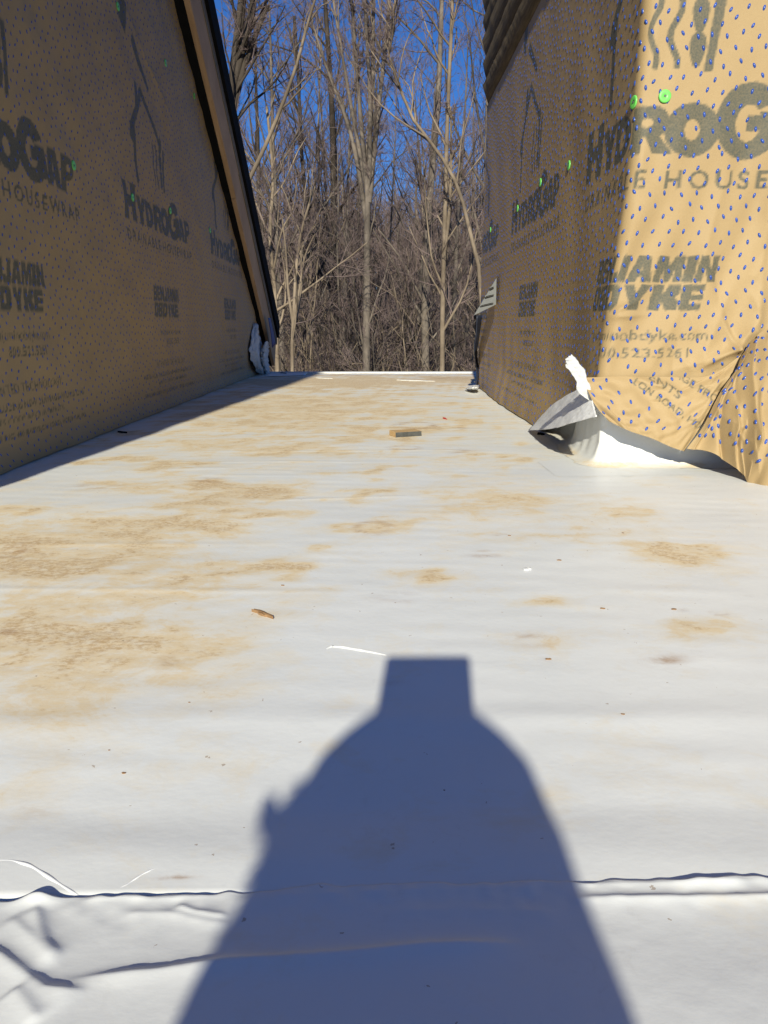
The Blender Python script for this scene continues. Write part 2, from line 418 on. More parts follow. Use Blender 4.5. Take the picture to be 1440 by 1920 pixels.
def draw_print():
    B = 0.655
    # H
    for a, b in ((0.0, 0.042), (0.078, 0.120)): ink_poly([(a, B), (b, B), (b, B + 0.118), (a, B + 0.118)])
    ink_poly([(0.04, B + 0.042), (0.08, B + 0.042), (0.08, B + 0.078), (0.04, B + 0.078)])
    T = B + 0.09
    # Y
    ink_poly([(0.124, T), (0.163, T), (0.176, B + 0.062), (0.189, T), (0.226, T), (0.195, B + 0.036), (0.195, B), (0.156, B), (0.156, B + 0.036)])
    # D
    ink_poly([(0.222, B), (0.222, T), (0.262, T)] + ell(0.262, B + 0.045, 0.058, 0.045, 20, math.pi / 2, -math.pi / 2) + [(0.262, B)])
    ink_poly([(0.255, B + 0.024), (0.255, T - 0.024)] + ell(0.262, B + 0.045, 0.022, 0.021, 14, math.pi / 2, -math.pi / 2), 0)
    # R
    ink_poly([(0.325, B), (0.325, T), (0.375, T)] + ell(0.378, T - 0.030, 0.034, 0.030, 16, math.pi / 2, -math.pi / 3) + [(0.424, B), (0.383, B), (0.366, B + 0.03), (0.358, B + 0.03), (0.358, B)])
    ink_poly(ell(0.366, T - 0.032, 0.013, 0.009, 16), 0)
    # O
    ink_poly(ell(0.460, B + 0.045, 0.057, 0.051)); ink_poly(ell(0.460, B + 0.045, 0.016, 0.020), 0)
    # G
    ink_poly(ell(0.575, B + 0.062, 0.068, 0.072)); ink_poly(ell(0.575, B + 0.058, 0.026, 0.034), 0)
    ink_poly([(0.585, B + 0.080), (0.66, B + 0.080), (0.66, B + 0.105), (0.60, B + 0.086)], 0)
    ink_poly([(0.572, B + 0.072), (0.642, B + 0.072), (0.642, B + 0.01), (0.60, B + 0.004), (0.60, B + 0.044), (0.572, B + 0.044)])
    # A
    ink_poly([(0.636, B), (0.66, T), (0.70, T), (0.728, B), (0.69, B), (0.685, B + 0.015), (0.673, B + 0.015), (0.668, B)])
    ink_poly([(0.674, B + 0.035), (0.683, B + 0.035), (0.6785, B + 0.062)], 0)
    # P
    ink_poly([(0.726, B), (0.726, T), (0.765, T)] + ell(0.768, T - 0.030, 0.034, 0.030, 16, math.pi / 2, -math.pi / 2) + [(0.760, T - 0.06), (0.760, B)])
    ink_poly(ell(0.767, T - 0.030, 0.011, 0.010, 14), 0)
    # house mark
    ink_poly([(0.148, 0.785), (0.170, 0.785), (0.170, 0.935), (0.148, 0.935)])
    ink_poly([(0.118, 0.925), (0.150, 0.905), (0.172, 0.925), (0.172, 0.965), (0.280, 1.075), (0.270, 1.115), (0.235, 1.075), (0.235, 1.115), (0.198, 1.115), (0.198, 1.035), (0.130, 0.965)])
    ink_poly([(0.262, 1.10), (0.282, 1.085), (0.468, 0.945), (0.475, 0.965), (0.28, 1.118)])
    for u, ph in ((0.365, 0.0), (0.408, 0.5)):
        stroke([(u + 0.010 * math.sin((z - 0.80) * 2 * math.pi / 0.105 + ph), z) for z in np.linspace(0.812, 0.955, 28)], 0.0125)
    for zc in (0.845, 0.905, 0.962):
        ink_poly([(0.455 + 0.0165 * math.sin(a) * (1 - 0.35 * math.cos(a)), zc - 0.032 * math.cos(a)) for a in np.linspace(0, 6.28, 30)])
    ink_poly([(0.472, 0.808), (0.489, 0.808), (0.506, 0.96), (0.484, 0.96)])
    # the row above, cut by the top of the sheet
    ink_poly([(0.10, 1.27), (0.15, 1.23), (0.17, 1.30), (0.165, 1.42), (0.12, 1.42)])
    ink_poly([(0.20, 1.23), (0.36, 1.12), (0.375, 1.135), (0.22, 1.26)])
    # words
    ink_text('DRAINABLE HOUSEWRAP', 0.01, 0.825, 0.588, 0.624, 0.016, 1.35)
    block_word('BENJAMIN', 0.238, 0.572, 0.403, 0.456)
    block_word('OBDYKE', 0.238, 0.545, 0.344, 0.398)
    ink_text('benjaminobdyke.com', 0.280, 0.562, 0.274, 0.302, 0.008, 1.0)
    ink_text('800.523.5261', 0.350, 0.525, 0.243, 0.264, 0.008, 1.1)
    ink_text('PATENTED TECHNOLOGY', 0.21, 0.60, 0.163, 0.183, 0.01, 1.05)
    ink_text('MEETS AC38 - INCLUDING NEW DRAINAGE PROVISIONS', 0.06, 0.735, 0.126, 0.141, 0.008)
    ink_text('MEETS CODE REQUIREMENTS', 0.21, 0.60, 0.095, 0.110, 0.008)
    ink_text('BENJAMIN OBDYKE INC. 400 BABYLON ROAD, HORSHAM, PA', 0.06, 0.735, 0.060, 0.075, 0.008)
draw_print()
def sample(A, u, z):
    """bilinear look-up with a little blur"""
    h, w = A.shape
    r = 0
    for du, dz in ((-.5, -.5), (.5, -.5), (-.5, .5), (.5, .5)):
        i = np.floor(u / PR + du).astype(int); j = np.floor(z / PR + dz).astype(int)
        ok = (i >= 0) & (i < w) & (j >= 0) & (j < h)
        r = r + np.where(ok, A[np.clip(j, 0, h - 1), np.clip(i, 0, w - 1)], 0)
    return r / 4

# ------------------------------------------------------------------ spacers: small blue domes on the wrap
def spacer_sites(a0, a1, b0, b1, seed, da=0.031, db=0.0245):
    r = np.random.default_rng(seed)
    A, B = [], []
    na = int((a1 - a0) / da); nb = int((b1 - b0) / db)
    i, j = np.meshgrid(np.arange(na), np.arange(nb))
    a = a0 + (i + 0.5 * (j % 2)) * da + r.normal(0, 0.0022, i.shape)
    b = b0 + (j + 0.5 * (i % 2) * 0.6) * db + r.normal(0, 0.0022, i.shape)
    rot = 0.5 * np.sin(j * 1.05 + i * 0.35) + r.normal(0, 0.12, i.shape)
    return a.ravel(), b.ravel(), rot.ravel()
def domes(P, A, B, N, rot, la=0.0061, lb=0.0031, h=0.0024, sides=8):
    """P centres, A / B tangents (B = up the sheet), N normals"""
    c, s = np.cos(rot)[:, None], np.sin(rot)[:, None]
    la, lb, h = [np.reshape(np.broadcast_to(q, (len(P),)), (-1, 1, 1)) for q in (la, lb, h)]
    D = B * c + A * s; E = A * c - B * s
    th = np.arange(sides) * 2 * math.pi / sides
    rings = []
    for k, z in ((1.0, -0.3), (0.72, 0.75)):
        rings.append(P[:, None] + k * (la * np.cos(th)[:, None] * D[:, None] + lb * np.sin(th)[:, None] * E[:, None]) + z * h * N[:, None])
    top = P[:, None] + h * N[:, None]
    V = np.concatenate(rings + [top], 1); n = len(P); m = 2 * sides + 1
    i = np.arange(sides); k = (i + 1) % sides
    off = (np.arange(n) * m)[:, None, None]
    q = np.stack([i, k, sides + k, sides + i], -1)[None] + off
    t = np.stack([sides + i, sides + k, np.full(sides, 2 * sides)], -1)[None] + off
    loops = np.concatenate([q.reshape(-1), t.reshape(-1)])
    tot = np.concatenate([np.full(n * sides, 4), np.full(n * sides, 3)])
    st = np.concatenate([[0], np.cumsum(tot)[:-1]])
    return np_mesh('spacers', V.reshape(-1, 3), loops, st, tot, True)
def spacers_on(fn, sites, parent, ok=None, flip=1.0, h=None):
    a, b, rot = sites
    if ok is not None:
        m = ok(a, b); a, b, rot = a[m], b[m], rot[m]
    e = 0.003
    P = fn(a, b); A = fn(a + e, b) - P; B = fn(a, b + e) - P
    A /= np.linalg.norm(A, axis=1, keepdims=True) + 1e-12; B /= np.linalg.norm(B, axis=1, keepdims=True) + 1e-12
    N = np.cross(A, B) * flip; N /= np.linalg.norm(N, axis=1, keepdims=True) + 1e-12
    o = link('spacers', domes(P, A, B, N, rot, **(h(a) if h else {})), parent, M['blue'])
    o['kind'] = 'stuff'
    return o
def cap_mesh():
    prof = [(0.0, 0.0006), (0.0022, 0.0006), (0.0026, 0.0016), (0.006, 0.0012), (0.0105, 0.0020), (0.0125, 0.0012), (0.0127, -0.001)]
    V, F = [], []
    n = 20
    for r, h in prof[1:]:
        for i in range(n): a = 2 * math.pi * i / n; V.append((r * math.cos(a), r * math.sin(a), h))
    for k in range(len(prof) - 2):
        for i in range(n): F.append((k * n + i, k * n + (i + 1) % n, (k + 1) * n + (i + 1) % n, (k + 1) * n + i))
    F.append(tuple(range(n))[::-1])
    me = fix(mesh_from('button_cap', V, F, True)); me.materials.append(M['green']); return me
CAP = cap_mesh()
def nail_mesh():
    V = [(0.0024 * math.cos(a), 0.0024 * math.sin(a), z) for z in (0.0005, 0.0024) for a in np.arange(8) * math.pi / 4] 
    F = [tuple(range(8, 16))] + [(i, (i + 1) % 8, 8 + (i + 1) % 8, 8 + i) for i in range(8)]
    me = fix(mesh_from('nail_head', V, F)); me.materials.append(M['nail']); return me
NAIL = nail_mesh()
def button_cap(p, n, parent):
    o = link('button_cap', CAP, parent)
    q = Vector(n).to_track_quat('Z', 'Y')
    o.matrix_parent_inverse = Matrix(); o.location = Vector(p) - Vector(parent.location); o.rotation_euler = q.to_euler()
    k = bpy.data.objects.new('nail_head', NAIL); COL.objects.link(k); k.parent = o
    return o
# ------------------------------------------------------------------ terrain below the house
def terrain(x, y):
    d = np.hypot(x, y)
    z = -4.6 + 8.5 * smooth(34, 95, y) + 1.0 * smooth(150, 600, d)
    return z + 0.25 * W_T(x, y)
W_T = Waves(3, 7, 40, 14)
def make_ground():
    g = np.concatenate([-np.geomspace(900, 3, 70), np.linspace(-2.9, 2.9, 9), np.geomspace(3, 900, 70)])
    X, Y = np.meshgrid(g, g)
    P = np.stack([X, Y, terrain(X, Y)], -1)
    tag(link('ground', grid_mesh('ground', P), None, M['ground']), kind='structure')
make_ground()

# ------------------------------------------------------------------ the flat roof
roof = empty('flat_roof', (0, 2.5, 0))
tag(roof, 'flat roof of dirty white membrane running between the two wrapped walls', 'roof', kind='thing')
W_D = Waves(11, 0.15, 0.8, 20, 0.7, 1.0)
W_D2 = Waves(12, 0.03, 0.10, 16, 0.35, 1.0)
r_ = np.random.default_rng(5)
LINES = [(r_.uniform(0.75, 4.6), r_.uniform(-0.6, 0.4), r_.uniform(0.08, 0.35), r_.normal(0, 0.06), r_.uniform(0.0003, 0.0008), r_.uniform(0.006, 0.014)) for _ in range(34)]
def deck_z(x, y):
    z = 0.0006 * W_D(x, y) + 0.00012 * W_D2(x, y)
    z = z + 0.0034 * smooth(0.41, 0.352, y) - 0.02 * smooth(0.332, 0.315, y)
    z = z + 0.0010 * np.exp(-((y - 0.517 - 0.01 * x) / 0.018) ** 2) * (1 + 0.3 * np.sin(9 * x))
    for (y0, x0, w, s, a, t) in LINES:
        z = z + a * np.exp(-((y - y0 - s * (x - x0)) / t) ** 2) * np.exp(-((x - x0) / w) ** 4)
    return z
def px_blob(u, v, ru, rv):
    c = floor_at(u, v); rx = np.linalg.norm(floor_at(u + ru, v) - c); ry = abs(floor_at(u, v - rv)[1] - floor_at(u, v + rv)[1]) / 2
    return c[0], c[1], rx, ry
DIRT = [(220, 1125, 220, 60, .95), (90, 1360, 140, 40, .5), (700, 800, 200, 40, .5), (200, 1010, 260, 60, 1.0), (60, 1040, 80, 40, 1.1), (400, 940, 130, 35, 1.0), (250, 915, 120, 18, .9), (60, 1190, 130, 60, 1.1),
        (200, 1230, 180, 60, .9), (130, 1300, 200, 60, .7), (300, 1110, 150, 60, .45), (120, 1080, 150, 40, .7), (560, 765, 260, 45, .95),
        (640, 716, 220, 12, 1.3), (850, 712, 80, 8, 1.3), (450, 830, 220, 28, .8), (800, 805, 80, 10, 1.0), (930, 935, 130, 40, .8),
        (1110, 960, 100, 30, .6), (1290, 1045, 70, 22, 1.1), (1320, 1180, 60, 15, .9), (1030, 1200, 60, 25, .7), (390, 905, 40, 8, 1.3),
        (650, 850, 140, 25, .5), (60, 1500, 60, 30, .5), (250, 1470, 60, 30, .3), (700, 990, 50, 18, .8), (330, 1000, 200, 60, .7), (900, 870, 90, 12, .5)]
SMEAR = [(700, 990, 38, 13, 1), (325, 1235, 26, 12, 0), (390, 902, 28, 6, 0), (1026, 1236, 12, 4, 0), (860, 846, 26, 4, 0), (1348, 1148, 18, 6, 1),
         (1280, 1143, 9, 3, 0), (735, 1290, 20, 10, 0), (25, 1038, 36, 14, 0), (15, 1190, 32, 14, 0), (180, 912, 45, 5, 0), (1000, 1200, 34, 10, 0),
         (760, 840, 34, 4, 1), (840, 803, 34, 4, 1), (780, 797, 40, 6, 1), (1255, 1240, 40, 10, 0), (60, 1520, 30, 14, 0), (640, 704, 120, 2, 0), (840, 709, 90, 3, 0),
         (800, 703, 160, 1.5, 0), (330, 1655, 30, 4, 0), (740, 1120, 30, 8, 0), (905, 1040, 26, 6, 0), (950, 1005, 24, 5, 0)]
def dirt_fields(X, Y):
    d = np.zeros_like(X); s = np.zeros_like(X)
    wob = 0.6 * W_D(X * 1.6 + 3, Y * 1.6) + 0.5 * W_D(X * 4.1, Y * 4.1 + 2)
    for (u, v, ru, rv, k) in DIRT:
        cx, cy, rx, ry = px_blob(u, v, ru, rv)
        rx *= 1.3; ry *= 1.25
        q = ((X - cx) / rx) ** 2 + ((Y - cy) / ry) ** 2
        d = np.maximum(d, k * np.exp(-0.8 * np.maximum(q + wob * np.sqrt(q + 1e-6), 0)))
    for (u, v, ru, rv, ring) in SMEAR:
        cx, cy, rx, ry = px_blob(u, v, ru, rv)
        q = np.sqrt(((X - cx) / rx) ** 2 + ((Y - cy) / ry) ** 2)
        br = np.clip(0.55 + 0.5 * W_D2(X * 1.5 + u, Y * 1.5), 0, 1)
        s = np.maximum(s, br * (np.exp(-((q - 0.85) / 0.22) ** 2) if ring else np.exp(-q * q)))
    return d, s * 0.9
def make_deck():
    ys = [0.29]
    while ys[-1] < 4.95: ys.append(ys[-1] + min(0.0018 + 0.0022 * ys[-1], 0.011))
    ys = np.array(ys)
    xs = np.concatenate([np.arange(-0.86, -0.45, 0.006), np.arange(-0.45, 0.45, 0.0045), np.arange(0.45, 0.95, 0.006), np.arange(0.95, 1.5, 0.05)])
    X, Y = np.meshgrid(xs, ys)
    d, s = dirt_fields(X, Y)
    me = grid_mesh('membrane', np.stack([X, Y, deck_z(X, Y)], -1), {'dirt': d, 'smear': s})
    link('membrane', me, roof, M['membrane'])
make_deck()

# near sheet lapped over the roof's edge, wrinkled
def P2(*pts): return [tuple(floor_at(u, v)[:2]) for u, v in pts]
RIDGES = [  # points, height, width on the near side, width on the far side
    (P2((1060, 1702), (1180, 1700), (1300, 1697), (1460, 1692), (1700, 1690)), .0024, .007, .003),
    (P2((1060, 1672), (1250, 1668), (1440, 1660)), .0010, .004, .002),
    (P2((120, 1868), (180, 1862), (300, 1852), (420, 1832), (600, 1818), (800, 1800), (1000, 1795)), .0034, .012, .0032),
    (P2((70, 1712), (78, 1752), (88, 1786), (118, 1824)), .0024, .010, .0032),
    (P2((20, 1735), (45, 1762), (80, 1800), (115, 1838)), .0014, .008, .004),
    (P2((-30, 1800), (10, 1822), (50, 1856), (90, 1888), (130, 1893), (170, 1894)), .0034, .013, .0038),
    (P2((30, 1890), (50, 1915), (80, 1960)), .0022, .012, .005),
    (P2((230, 1728), (320, 1728), (380, 1744), (440, 1752)), .0012, .006, .004),
    (P2((330, 1712), (370, 1726), (430, 1734)), .0016, .003, .0025),
    (P2((430, 1700), (560, 1688), (800, 1680), (1070, 1676)), .0010, .010, .006),
    (P2((700, 1724), (900, 1722), (1060, 1730)), .0008, .010, .006),
    (P2((150, 1700), (220, 1694), (300, 1698), (420, 1690)), .0016, .004, .0025),
]
EDGE = np.array(P2((-700, 1712), (0, 1704), (60, 1692), (150, 1697), (250, 1692), (340, 1692), (430, 1684), (600, 1672), (800, 1668), (1070, 1666), (1240, 1664), (1330, 1660), (1440, 1655), (2200, 1648)))
W_E = Waves(21, 0.012, 0.06, 12); W_A = Waves(22, 0.10, 0.5, 12); W_A2 = Waves(23, 0.015, 0.05, 14)
def edge_y(x):
    return np.interp(x, EDGE[:, 0], EDGE[:, 1]) + 0.0012 * W_E(x, 0 * x)
CURLS = [(floor_at(1318, 1660)[0], .017, .0024), (floor_at(75, 1700)[0], .010, .0040), (floor_at(1420, 1650)[0], .02, .0012)]
def apron_z(x, y):
    ey = edge_y(x)
    e = np.clip(ey - y, 0, 1)
    z = deck_z(x, np.maximum(y, 0.336)) + 0.00015 + 0.0004 * smooth(-0.02, 0.06, x) + 0.0006 * W_A(x, y) * smooth(0.0, 0.05, e) + 0.00006 * W_A2(x, y)
    z = z + 0.011 * smooth(0.345, 0.21, y)
    for pts, a, wn, wf in RIDGES:
        d, sd, al = poly_dist(x, y, pts)
        w = np.where(sd > 0, wf * 0.75, wn * 0.7); a = a * 0.85
        prof = np.exp(-np.sqrt((d / w) ** 2 + 0.08) + 0.283)
        z = z + a * prof * smooth(-0.02, 0.14, al) * smooth(1.02, 0.82, al)
    for cx, w, a in CURLS:
        z = z + a * np.exp(-((x - cx) / w) ** 2) * np.exp(-(e / 0.006) ** 2)
    z = z + 0.00025 * W_A2(x * 1.6, y * 1.3) * np.exp(-(e / 0.02) ** 2)
    return z - 0.16 * smooth(0.17, 0.06, y) ** 1.3
def make_apron():
    xs = np.concatenate([np.arange(-0.9, -0.30, 0.012), np.arange(-0.30, 0.30, 0.0018), np.arange(0.30, 1.5, 0.012)])
    t = np.linspace(0, 1, 220)
    X = np.repeat(xs[None], len(t), 0); E_ = edge_y(xs)[None]
    Y = 0.06 + (E_ - 0.06) * t[:, None]
    Z = apron_z(X, Y)
    d, s = dirt_fields(X, Y)
    # the cut edge
    Y = np.concatenate([Y, E_ + 0.0003]); X = np.concatenate([X, xs[None]]); Z = np.concatenate([Z, Z[-1:] - 0.0014])
    d = np.concatenate([d, d[-1:]]); s = np.concatenate([s, s[-1:]])
    link('edge_sheet', grid_mesh('edge_sheet', np.stack([X, Y, Z], -1), {'dirt': d * 0.3, 'smear': s * 0.3}), roof, M['membrane'])
make_apron()
def bead(name, px, r, parent, mat, h=0.0, n=5):
    """thin raised bead following points on the deck"""
    pts = np.array([floor_at(u, v) for u, v in px])
    s = np.linspace(0, 1, 8 * len(px)); k = np.linspace(0, 1, len(px))
    x = np.interp(s, k, pts[:, 0]); y = np.interp(s, k, pts[:, 1])
    ker = np.array([1, 2, 3, 2, 1]) / 9
    x[2:-2] = np.convolve(x, ker, 'valid'); y[2:-2] = np.convolve(y, ker, 'valid')
    z = deck_z(x, y) + h
    R = r * (0.15 + 0.85 * np.sin(np.pi * np.clip(s, 0.02, 0.98)) ** 0.6) * (1 + 0.12 * np.sin(23 * s + x * 60))
    V, Q = tubes({(len(s), 6): [(np.stack([x, y, z], 1), R)]})
    return link(name, quads_mesh(name, V, Q), parent, mat)
bead('weld_bead', [(-60, 1622), (20, 1620), (60, 1632), (100, 1658), (140, 1684), (160, 1692)], .0015, roof, M['white'], -.0008)
bead('weld_bead', [(215, 1680), (240, 1668), (262, 1652), (285, 1640), (315, 1632)], .0010, roof, M['white'], -.0006)
# far trim and the solid body under the roof
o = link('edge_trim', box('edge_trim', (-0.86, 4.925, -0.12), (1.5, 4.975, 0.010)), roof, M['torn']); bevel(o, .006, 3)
link('roof_deck', box('roof_deck', (-0.86, 0.10, -0.13), (1.5, 4.92, -0.012)), roof, M['sheath'])
house = empty('house_body', (0.2, 2.5, -4.6))
tag(house, 'house body below the flat roof, hidden by the roof edge', 'house', kind='thing')
link('wall', box('wall', (-2.2, 0.16, -5.2), (2.2, 4.86, -0.131)), house, M['siding'])
link('porch_wall', box('porch_wall', (-2.2, -2.2, -5.2), (2.2, 0.158, -1.36)), house, M['siding'])
link('porch_roof', box('porch_roof', (-2.3, -2.3, -1.359), (2.3, 0.157, -1.262)), house, M['shingle'])

# curb of membrane round the foot of the right-hand wall
def make_curb():
    path = []
    n = 9
    x0, y0, rr = 0.516, 1.612, 0.012
    path += [(x0 + 0.045 * float(smooth(1.78, 2.0, y)), y) for y in np.linspace(2.2, y0 + rr + .01, 60)]
    path += [(x0 + rr - rr * math.cos(a), y0 + rr - rr * math.sin(a)) for a in np.linspace(0, math.pi / 2, 6)]
    path += [(x, y0) for x in np.linspace(x0 + rr + .01, 1.45, 70)]
    path = np.array(path)
    nrm = np.gradient(path, axis=0); nrm = np.stack([nrm[:, 1], -nrm[:, 0]], 1); nrm /= np.linalg.norm(nrm, axis=1, keepdims=True)
    prof = [(0.046, 0.0008), (0.034, 0.0025), (0.022, 0.007), (0.012, 0.016), (0.006, 0.030), (0.002, 0.05), (0.001, 0.10), (0.004, 0.15), (-0.03, 0.17)]
    Wc = Waves(41, 0.05, 0.2, 10)
    P = np.zeros((len(prof), len(path), 3))
    for k, (o_, z) in enumerate(prof):
        s_ = np.arange(len(path)) * 0.02
        oo = o_ + 0.0018 * Wc(s_, z * 3) * (z > 0.02) + 0.004 * W_E(s_ * .5, 0 * s_) * (k == 0)
        P[k, :, :2] = path + nrm * oo[:, None] * 1.0
        P[k, :, 2] = z + deck_z(P[k, :, 0], P[k, :, 1]) * (z < 0.01)
    zero = np.zeros(P.shape[:2])
    dd = np.zeros(P.shape[:2]); dd[:3] = 0.55
    link('upstand', grid_mesh('upstand', P, {'dirt': dd, 'smear': zero}, flip=True), roof, M['membrane'])
make_curb()
def sheet(name, px, h, parent, mat, t=.0010):
    """thin flat patch lying on the deck, corners given on the floor"""
    pts = [floor_at(u, v) for u, v in px]
    V, F = [], []
    n = len(pts)
    for p in pts: V.append((p[0], p[1], float(deck_z(p[0], p[1])) + h))
    for p in pts: V.append((p[0], p[1], -0.004))
    F = [list(range(n))]; V = V[:n]
    return link(name, fix(mesh_from(name, V, F)), parent, mat)
sheet('corner_patch', [(1008, 866), (1042, 893), (1080, 894), (1180, 893), (1296, 890), (1262, 872), (1150, 866), (1120, 852)], .0004, roof, M['membrane'])
sheet('patch_strip', [(1140, 862), (1168, 894), (1186, 894), (1158, 861)], .0007, roof, M['membrane'])

# ------------------------------------------------------------------ left wall
LX = -0.822
RK = (3.242, 0.6, 0.8)          # line of the rake: 0.6 y + 0.8 z = 3.242
def rake_z(y, off=0.0): return (RK[0] + off - RK[1] * y) / RK[2]
W_L = Waves(31, 0.12, 0.9, 16); W_L2 = Waves(32, 0.03, 0.12, 14)
def left_fn(y, z):
    x = LX + 0.007 * (y - 1.5) + 0.0030 * W_L(y, z) + 0.0004 * W_L2(y, z)
    d, s, al = poly_dist(y, z, [(2.63, 1.33), (2.86, 1.22), (3.15, 1.10)])
    x = x + 0.004 * np.exp(-(d / 0.010) ** 2)
    x = x + 0.012 * smooth(0.06, 0.0, z)
    return np.stack([x, y, z], -1)
left_wall = empty('wrapped_wall', (LX, 3.0, 0))
tag(left_wall, 'shaded left wall in brown printed housewrap under a sloping brown and black rake', 'wall', kind='thing')
def make_left():
    ys = np.concatenate([np.arange(0.59, 1.25, 0.012), np.arange(1.25, 2.9, 0.0045), np.arange(2.9, 5.41, 0.007), [5.41]])
    zs = np.concatenate([np.arange(0.002, 1.25, 0.0045), np.arange(1.25, 1.9, 0.008), np.arange(1.9, 3.7, 0.05)])
    Y, Z0 = np.meshgrid(ys, zs)
    lim = rake_z(Y) + 0.0
    keep = (Z0 < lim)
    Z = np.minimum(Z0, np.maximum(lim, 0.002))
    k = np.floor((Y - 1.29 + 0.15) / 1.2)
    ink = sample(INK, Y - 1.29 - 1.2 * k, Z)
    kq = keep[:-1, :-1] | keep[:-1, 1:]
    link('wrap', grid_mesh('wrap', left_fn(Y, Z), {'ink': ink}, kq, flip=False), left_wall, M['wrap'])
    spacers_on(left_fn, spacer_sites(0.62, 5.3, 0.012, 2.2, 1), left_wall, lambda y, z: (z < rake_z(y) - 0.01), 1.0, lambda a: dict(la=.0047, lb=.0021, h=.0013))
    gable = [(0.60, -0.1), (5.405, -0.1), (5.405, rake_z(5.405) + .0), (0.60, rake_z(0.60))]
    link('sheathing', prism('sheathing', gable, 0, -1.9, LX - 0.016), left_wall, M['sheath'])
    for px in ((138, 310), (250, 370), (318, 395), (391, 432), (222, 12), (308, 118), (362, 180), (430, 400)):
        p = at_x(px[0], px[1], LX + 0.01); p = left_fn(np.array(p[1]), np.array(p[2]))
        button_cap((p[0] + 0.0012, p[1], p[2]), (1, 0, 0), left_wall)
    # rake: black soffit strip, brown fascia board with a weathered edge, black drip edge
    def rake_board(name, a, b, x0, x1, y0, y1, mat, parent):
        """a, b offsets square to the rake; y0 / y1 ends measured along it"""
        d = np.array([0.8, -0.6]); n = np.array([0.6, 0.8]); c0 = n * RK[0]
        poly = [tuple(c0 + n * s + d * t) for s, t in ((a, y0), (a, y1), (b, y1), (b, y0))]
        return link(name, prism(name, poly, 0, x0, x1), parent, mat)
    # distance along the rake: t = 0.8 y - 0.6 z
    t0, t1 = -1.5, 4.28
    rk = rake_board('soffit', 0.000, 0.014, LX - 0.02, LX + 0.050, t0, t1, M['black'], left_wall)
    cuts = [t0, 1.06, 2.71, t1]
    for i in range(3): bevel(rake_board('fascia_board', 0.004 + .002 * (i == 1), 0.190, LX + 0.0505, LX + 0.074 + .003 * (i == 1), cuts[i] + .002, cuts[i + 1], M['fascia'], left_wall), .002)
    rake_board('fascia_cap', 0.1902, 0.236, LX + 0.046, LX + 0.082, t0, t1 + .0, M['fascia2'], left_wall)
    rake_board('drip_edge', 0.2362, 0.36, LX + 0.02, LX + 0.098, t0, t1 - .02, M['black'], left_wall)
    rake_board('roof_slope', 0.0145, 0.30, LX - 1.1, LX + 0.0455, t0, t1 - .05, M['shingle'], left_wall)
make_left()

# loose white membrane and tape at the far foot of the left wall
def catmull(P, n):
    P = np.asarray(P, float); m = len(P)
    E_ = np.concatenate([[2 * P[0] - P[1]], P, [2 * P[-1] - P[-2]]])
    t = np.linspace(0, m - 1, n); i = np.minimum(t.astype(int), m - 2); f = (t - i).reshape((-1,) + (1,) * (P.ndim - 1))
    a, b, c, d = E_[i], E_[i + 1], E_[i + 2], E_[i + 3]
    return 0.5 * (2 * b + (c - a) * f + (2 * a - 5 * b + 4 * c - d) * f ** 2 + (3 * b - a - 3 * c + d) * f ** 3)
def loft(rows, n, m):
    """rows of control points -> (n, m, 3) grid"""
    R = np.array([catmull(r, m) for r in rows])
    return catmull(R, n)
def patch(name, rows, n, m, parent, mat, rough=0.0, seed=0, attrs=None, t=0.0012):
    G = loft(rows, n, m)
    if rough:
        w = Waves(seed + 100, 0.02, 0.08, 14)
        s = np.linspace(0, 0.3, m)[None] + 0 * G[..., 0]; q = np.linspace(0, 0.3, n)[:, None] + 0 * G[..., 0]
        G = G + rough * np.stack([w(s, q), w(s + 5, q), 0.4 * w(s, q + 7)], -1)
    o = link(name, grid_mesh(name, G, attrs), parent, mat)
    thick(o, t)
    return o
scrap = empty('loose_membrane', floor_at(492, 703))
tag(scrap, 'crumpled white membrane flap at the far foot of the left wall', 'membrane')
def L3(*px, x=LX): return [at_x(u, v, xx) for (u, v, xx) in px]
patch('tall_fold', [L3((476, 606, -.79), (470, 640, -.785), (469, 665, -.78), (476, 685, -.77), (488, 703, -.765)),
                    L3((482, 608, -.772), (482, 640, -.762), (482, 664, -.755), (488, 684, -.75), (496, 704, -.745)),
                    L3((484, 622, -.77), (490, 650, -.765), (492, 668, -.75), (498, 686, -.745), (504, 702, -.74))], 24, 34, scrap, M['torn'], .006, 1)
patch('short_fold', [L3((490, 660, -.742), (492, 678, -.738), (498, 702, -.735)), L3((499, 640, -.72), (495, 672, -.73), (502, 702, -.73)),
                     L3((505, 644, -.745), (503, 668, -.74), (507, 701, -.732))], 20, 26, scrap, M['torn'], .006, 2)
o = link('flat_tail', grid_mesh('flat_tail', loft([[floor_at(498, 705, .004), floor_at(540, 704, .004), floor_at(572, 703, .004)], [floor_at(502, 700, .016), floor_at(540, 699, .012), floor_at(576, 699, .010)]], 6, 12)), scrap, M['white']); thick(o, .002)
tp = empty('blue_tape', at_x(512, 650, -.73))
tag(tp, 'dark blue tape strip at the low end of the left rake', 'tape')
o = link('strip', grid_mesh('strip', loft([L3((503, 596, -.716), (507, 620, -.714), (511, 652, -.712)), L3((507, 596, -.712), (513, 622, -.708), (517, 645, -.705))], 6, 10)), tp, M['tape']); thick(o, .002)

